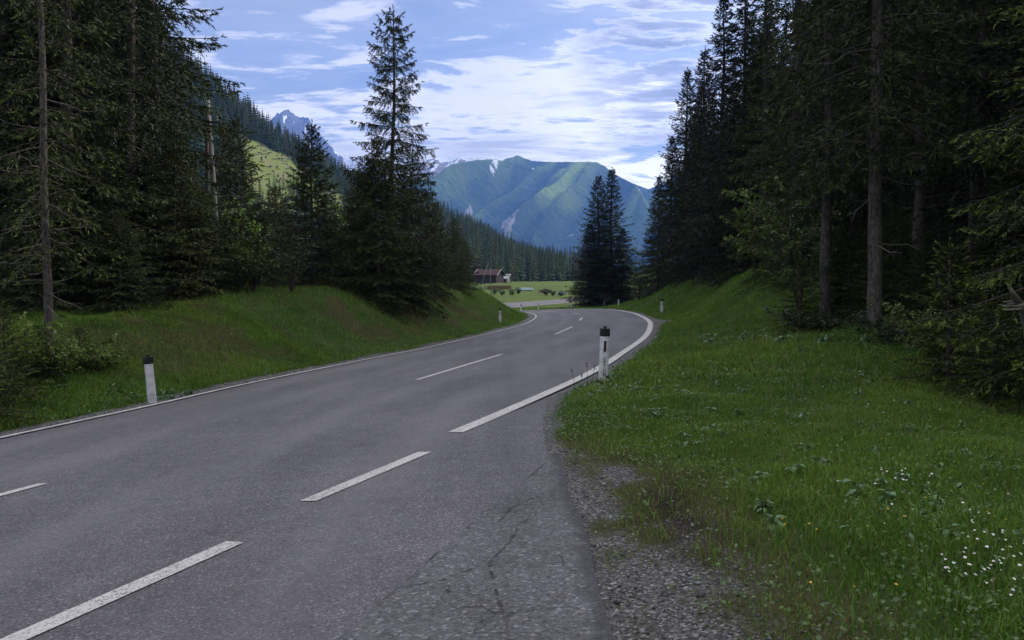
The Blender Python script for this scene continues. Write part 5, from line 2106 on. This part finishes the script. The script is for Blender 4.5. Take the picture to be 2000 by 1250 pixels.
herbs('meadow_herbs', 'small round-leaved herbs among the grass of the right verge', 421, (0.5, 10.5, 3.2, 13), 420, 0.032)
herbs('meadow_herbs', 'leafy herbs among the grass further along the right verge', 422, (1, 19, 13, 30), 130, 0.06)
herbs('meadow_herbs', 'leafy herbs among the grass of the left verge and bank', 423, (-18, -2, 9, 34), 130, 0.06)


# broad-leaved plants, each a plant of its own
def plant_mesh(seed, n, L, H):
    r = np.random.default_rng(seed)
    Vs, Fs, Cs, o = [], [], [], 0
    for k in range(n):
        a = r.uniform(0, 6.28)
        e = r.uniform(0.35, 1.25)
        st = r.uniform(0.35, 1.0) * H
        hx, hy = math.cos(a), math.sin(a)
        p = np.array([hx * st * math.cos(e) * 0.8, hy * st * math.cos(e) * 0.8, st * math.sin(e)])
        l = L * r.uniform(0.6, 1.2)
        w = l * r.uniform(0.28, 0.42)
        tl = r.uniform(-0.7, 0.35)
        d = np.array([hx * math.cos(tl), hy * math.cos(tl), math.sin(tl)])
        s = np.array([-hy, hx, 0.0])
        nn = np.cross(d, s)
        t = np.linspace(0, 1, 6)
        wid = w * np.sin(np.pi * np.clip(t * 0.93 + 0.07, 0, 1)) ** 0.8
        curl = -0.25 * l * t ** 2
        mid = p + d * (l * t)[:, None] + np.array([0, 0, 1.0]) * curl[:, None]
        up = np.cross(s, d)
        Lf = mid + s * wid[:, None] + up * (0.25 * wid)[:, None] * np.sign(up[2])
        Rf = mid - s * wid[:, None] + up * (0.25 * wid)[:, None] * np.sign(up[2])
        V = np.concatenate([Lf, mid, Rf])
        F = []
        for i in range(5):
            F += [(i, i + 6, i + 7, i + 1), (i + 6, i + 12, i + 13, i + 7)]
        Vs.append(V)
        Fs.append(np.array(F) + o)
        o += len(V)
        c = np.array((0.085, 0.165, 0.055)) * r.uniform(0.7, 1.5) * np.array([1, 1, r.uniform(0.7, 1.3)])
        Cs.append(np.repeat(c[None], len(V), 0))
        q = np.array([[0, 0, -0.03], p * 0.55 + np.array([0, 0, 0.02]), p])
        v, f = tube_np(q, np.array([0.005, 0.004, 0.003]), 4)
        Vs.append(v)
        Fs.append(f + o)
        o += len(v)
        Cs.append(np.repeat(np.array([[0.05, 0.08, 0.025]]), len(v), 0))
    return mesh('leafy_plant', np.concatenate(Vs), np.concatenate(Fs), M['leaf'], col=np.concatenate(Cs), smooth=True)


PL = [plant_mesh(500 + i, n, L, H) for i, (n, L, H) in enumerate(((16, 0.07, 0.13), (12, 0.06, 0.10), (9, 0.08, 0.09), (18, 0.05, 0.12)))]


def plants(seed, spots, label, group):
    r = np.random.default_rng(seed)
    for (x, y, s) in spots:
        if float(look(np.array([x]), np.array([y]), GS)[0]) < 0.12:
            continue
        o = obj('leafy_plant', PL[r.integers(4)])
        o.location = (x, y, float(look(np.array([x]), np.array([y]), GZ)[0]))
        o.rotation_euler = (r.normal(0, 0.1), r.normal(0, 0.1), r.uniform(0, 6.28))
        o.scale = (s, s, s * r.uniform(0.8, 1.2))
        tag(o, label, 'plant', group)


r = np.random.default_rng(61)
plants(1, [(1.72 + r.normal(0, 0.38), 13.25 + r.normal(0, 0.45), r.uniform(0.8, 1.3)) for _ in range(17)] + [(2.4 + r.normal(0, 0.4), 12.9 + r.normal(0, 0.4), r.uniform(0.7, 1.1)) for _ in range(10)],
       'broad-leaved green plant in the clump round the foot of the nearest right marker post', 'leafy plants round the right marker post')
plants(2, [(-7.0 + r.normal(0, 0.75), 16.9 + r.normal(0, 0.45), r.uniform(0.9, 1.6)) for _ in range(26)],
       'broad-leaved green plant in the clump behind the nearest left marker post', 'leafy plants beside the left marker post')
sp = []
while len(sp) < 110:
    y = r.uniform(5.0, 15)
    x = r.uniform(1.7, 0.66 * y)
    if float(look(np.array([x]), np.array([y]), BARE)[0]) < 0.1 and float(look(np.array([x]), np.array([y]), forest)[0]) < 0.5:
        sp.append((x, y, r.uniform(0.5, 1.0)))
plants(3, sp, 'single broad-leaved plant growing in the grass of the right verge', 'leafy plants scattered in the right verge')
sp = [(r.uniform(5.5, 8.6), r.uniform(17.5, 25), r.uniform(1.0, 1.9)) for _ in range(34)]
plants(4, sp, 'large-leaved plant on the grassy slope left of the bare trunks', 'leafy plants on the slope before the forest')
sp = [(r.uniform(-11.5, -8.2), r.uniform(13.5, 18), r.uniform(0.7, 1.3)) for _ in range(16)]
plants(5, sp, 'broad-leaved plant in the grass of the left verge before the saplings', 'leafy plants scattered in the left verge')
sp = [(2.62 + 0.16 * k + r.normal(0, 0.12), 6.15 + r.normal(0, 0.18), r.uniform(0.7, 1.0)) for k in range(4)]
plants(6, sp, 'grey-green broad-leaved plant in the small group in the middle of the right verge', 'leafy plants in the middle of the right verge')

# flowers
M['petal'] = simple_mat('white petals', (0.72, 0.70, 0.70), (0.82, 0.81, 0.80), 20, 0.6)
M['yolk'] = simple_mat('yellow flower', (0.55, 0.30, 0.015), (0.70, 0.42, 0.02), 30, 0.6)
M['stem'] = simple_mat('green stem', (0.03, 0.06, 0.015), (0.05, 0.08, 0.02), 10, 0.6)


def flower_mesh(name, R, h, yellow=False, tilt=0.35):
    mb = MB()
    top = Vector((0.012, 0.006, h))
    mb.tube([(0, 0, -0.02), (0.004, 0.0, h * 0.5), top], [0.0016, 0.0014, 0.0012], 4, 0)
    ax = Vector((math.sin(tilt), -0.35, math.cos(tilt))).normalized()
    u = ax.cross(Vector((0, 1, 0))).normalized()
    v = ax.cross(u).normalized()
    n = 12
    for k in range(n):
        a = 2 * math.pi * k / n
        d = u * math.cos(a) + v * math.sin(a)
        s = u * -math.sin(a) + v * math.cos(a)
        p0, p1 = top + d * R * 0.25, top + d * R + ax * R * 0.12
        mb.add([p0 - s * R * 0.08, p0 + s * R * 0.08, p1 + s * R * 0.2, p1 - s * R * 0.2], [(0, 1, 2, 3)], 2 if yellow else 1)
    ring = [top + (u * math.cos(2 * math.pi * k / 8) + v * math.sin(2 * math.pi * k / 8)) * R * 0.36 + ax * 0.001 for k in range(8)]
    mb.add(ring + [top + ax * R * 0.22], [(k, (k + 1) % 8, 8) for k in range(8)], 2)
    me_ = bpy.data.meshes.new(name)
    me_.from_pydata(mb.V, [], mb.F)
    for m in (M['stem'], M['petal'], M['yolk']):
        me_.materials.append(m)
    me_.polygons.foreach_set('material_index', np.array(mb.M, dtype=np.int32))
    me_.update()
    return me_


DAISY = [flower_mesh('daisy', 0.008, 0.075, False, t) for t in (0.1, 0.45, -0.3)]
BUTTER = [flower_mesh('buttercup', 0.0065, 0.09, True, t) for t in (0.2, -0.3)]


def flowers(seed, spots, meshes, name, label, group, s0=1.0):
    r = np.random.default_rng(seed)
    for x, y in spots:
        x1, y1 = np.array([x]), np.array([y])
        if look(x1, y1, GS)[0] < 0.1 or look(x1, y1, BARE)[0] > 0.3:
            continue
        o = obj(name, meshes[r.integers(len(meshes))])
        o.location = (x, y, float(look(x1, y1, GZ)[0]))
        o.rotation_euler = (0, 0, r.uniform(-0.9, 0.9))
        s = s0 * r.uniform(0.75, 1.2)
        o.scale = (s, s, s)
        tag(o, label, 'flower', group)


def gpt(u, v):
    """ground point on the right verge seen at a picture position (flat verge)"""
    q = ray_at(u, v, 1.0)
    d = (EYE + 0.03) / (EYE - q[2])
    return q[0] * d, d


sp = [gpt(r.uniform(1820, 2020), r.normal(1098, 34)) for _ in range(44)] + [gpt(r.normal(1905, 34), r.normal(1106, 16)) for _ in range(18)]
flowers(1, sp, DAISY, 'daisy', 'small white daisy in the dense cluster at the lower right', 'daisies in the lower right cluster')
sp = [gpt(r.normal(1765, 45), r.normal(945, 14)) for _ in range(26)] + [gpt(r.uniform(1690, 2000), r.uniform(960, 1040)) for _ in range(14)]
flowers(2, sp, DAISY, 'daisy', 'small white daisy scattered in the grass above the dense lower right cluster', 'daisies scattered in the right verge')
sp = [gpt(r.uniform(1500, 2000), r.uniform(760, 1240)) for _ in range(26)]
flowers(3, sp, BUTTER, 'buttercup', 'tiny yellow flower in the grass of the right verge', 'yellow flowers in the right verge')
sp = [(r.uniform(-12, -7.6), r.uniform(12.8, 19)) for _ in range(34)]
flowers(4, sp, BUTTER, 'buttercup', 'tiny yellow flower in the grass of the left verge', 'yellow flowers in the left verge', 1.5)
sp = [(r.uniform(-12, -7.6), r.uniform(12.8, 19)) for _ in range(18)]
flowers(5, sp, DAISY, 'daisy', 'tiny white flower in the grass of the left verge', 'white flowers in the left verge', 1.4)
sp = [(r.uniform(2.5, 9), r.uniform(10, 20)) for _ in range(34)]
flowers(6, sp, DAISY, 'daisy', 'tiny white flower in the grass towards the right forest edge', 'white flowers towards the right forest edge', 1.2)


# dry seed-head stalks by the post
def stalk(x, y, h, lean, label):
    mb = MB()
    mb.tube([(0, 0, -0.03), (lean * 0.3, 0, h * 0.5), (lean, 0, h)], [0.004, 0.003, 0.002], 4)
    for k in range(4):
        p = Vector((lean * (0.8 + 0.07 * k), 0, h * (0.84 + 0.055 * k)))
        mb.tube([p, p + Vector((0.02 * (-1) ** k, 0.005, 0.012))], [0.010, 0.004], 5)
    o = mb.build('dry_stalk', M['bark_dark'])
    o.location = (x, y, lz(x, y))
    tag(o, label, 'dry stalk', 'dry stalks beside the right marker post')


for x, y, h, l in ((1.32, 13.7, 0.42, -0.02), (1.18, 13.6, 0.24, 0.03), (1.08, 13.5, 0.34, -0.06), (1.40, 13.75, 0.36, 0.05), (1.62, 13.95, 0.45, 0.03), (1.66, 13.9, 0.36, -0.03)):
    stalk(x, y, h, l, 'dark dry seed stalk at the road edge by the nearest right marker post')

# loose stones
OCT = np.array([(1, 0, 0), (-1, 0, 0), (0, 1, 0), (0, -1, 0), (0, 0, 1), (0, 0, -1)], float)
OCF = np.array([(0, 2, 4), (2, 1, 4), (1, 3, 4), (3, 0, 4), (2, 0, 5), (1, 2, 5), (3, 1, 5), (0, 3, 5)])


def stones(name, label, seed, n, area, size, mask, edge=None):
    x0, x1, y0, y1 = area
    x, y, s, r = scatter(seed, n, x0, x1, y0, y1)
    k = r.random(len(x)) < look(x, y, mask)
    x, y = x[k], y[k]
    m = len(x)
    sz = size * np.exp(r.normal(0, 0.45, m))
    V = OCT[None] * sz[:, None, None] * r.uniform(0.6, 1.3, (m, 6, 1)) * np.array([1, 1, 0.6])
    a = r.uniform(0, 6.28, m)
    c, s_ = np.cos(a)[:, None], np.sin(a)[:, None]
    V = np.stack([V[..., 0] * c - V[..., 1] * s_, V[..., 0] * s_ + V[..., 1] * c, V[..., 2]], 2)
    V += np.stack([x, y, look(x, y, GZ) + 0.25 * sz], 1)[:, None]
    F = (OCF[None] + (np.arange(m) * 6)[:, None, None]).reshape(-1, 3)
    g = np.clip(r.normal(0.155, 0.065, m), 0.04, 0.5)
    C = np.repeat(g[:, None, None] * np.array([1.0, 0.97, 0.95]) * r.uniform(0.95, 1.05, (m, 1, 3)), 6, 1).reshape(-1, 3)
    tag(obj(name, mesh(name, V.reshape(-1, 3), F, M['stone'], col=C)), label, 'gravel', kind='stuff')


M['stone'] = leaf_mat('loose stones', 0.0, 0.9, 0.2)
stones('loose_gravel', 'loose grey gravel on the bare patch right of the old asphalt', 601, 30000, (0.3, 2.6, 2.8, 11.5), 0.007, BARE)
stones('loose_gravel', 'loose gravel strip along the left road edge', 602, 26000, (-10, 0, 9, 40), 0.014, grav * LEFTF)
stones('loose_gravel', 'loose gravel strip along the right road edge', 603, 9000, (0.4, 9, 11, 40), 0.014, grav * (1 - LEFTF))

# ------------------------------------------------------------------ the air of the valley
def haze():
    mb = MB()
    mb.box((0, 2290, 760), (5400, 6000, 1640))
    m = bpy.data.materials.new('valley haze')
    m.use_nodes = True
    nt = m.node_tree
    nt.nodes.clear()
    out = nt.nodes.new('ShaderNodeOutputMaterial')
    pv = nt.nodes.new('ShaderNodeVolumePrincipled')
    pv.inputs['Color'].default_value = (*HAZE_COLOR, 1)
    pv.inputs['Density'].default_value = HAZE_DENSITY
    pv.inputs['Anisotropy'].default_value = 0.2
    nt.links.new(pv.outputs[0], out.inputs['Volume'])
    tag(mb.build('haze', m), kind='stuff')


HAZE_COLOR = (0.16, 0.37, 1.0)
HAZE_DENSITY = 0.000118
haze()
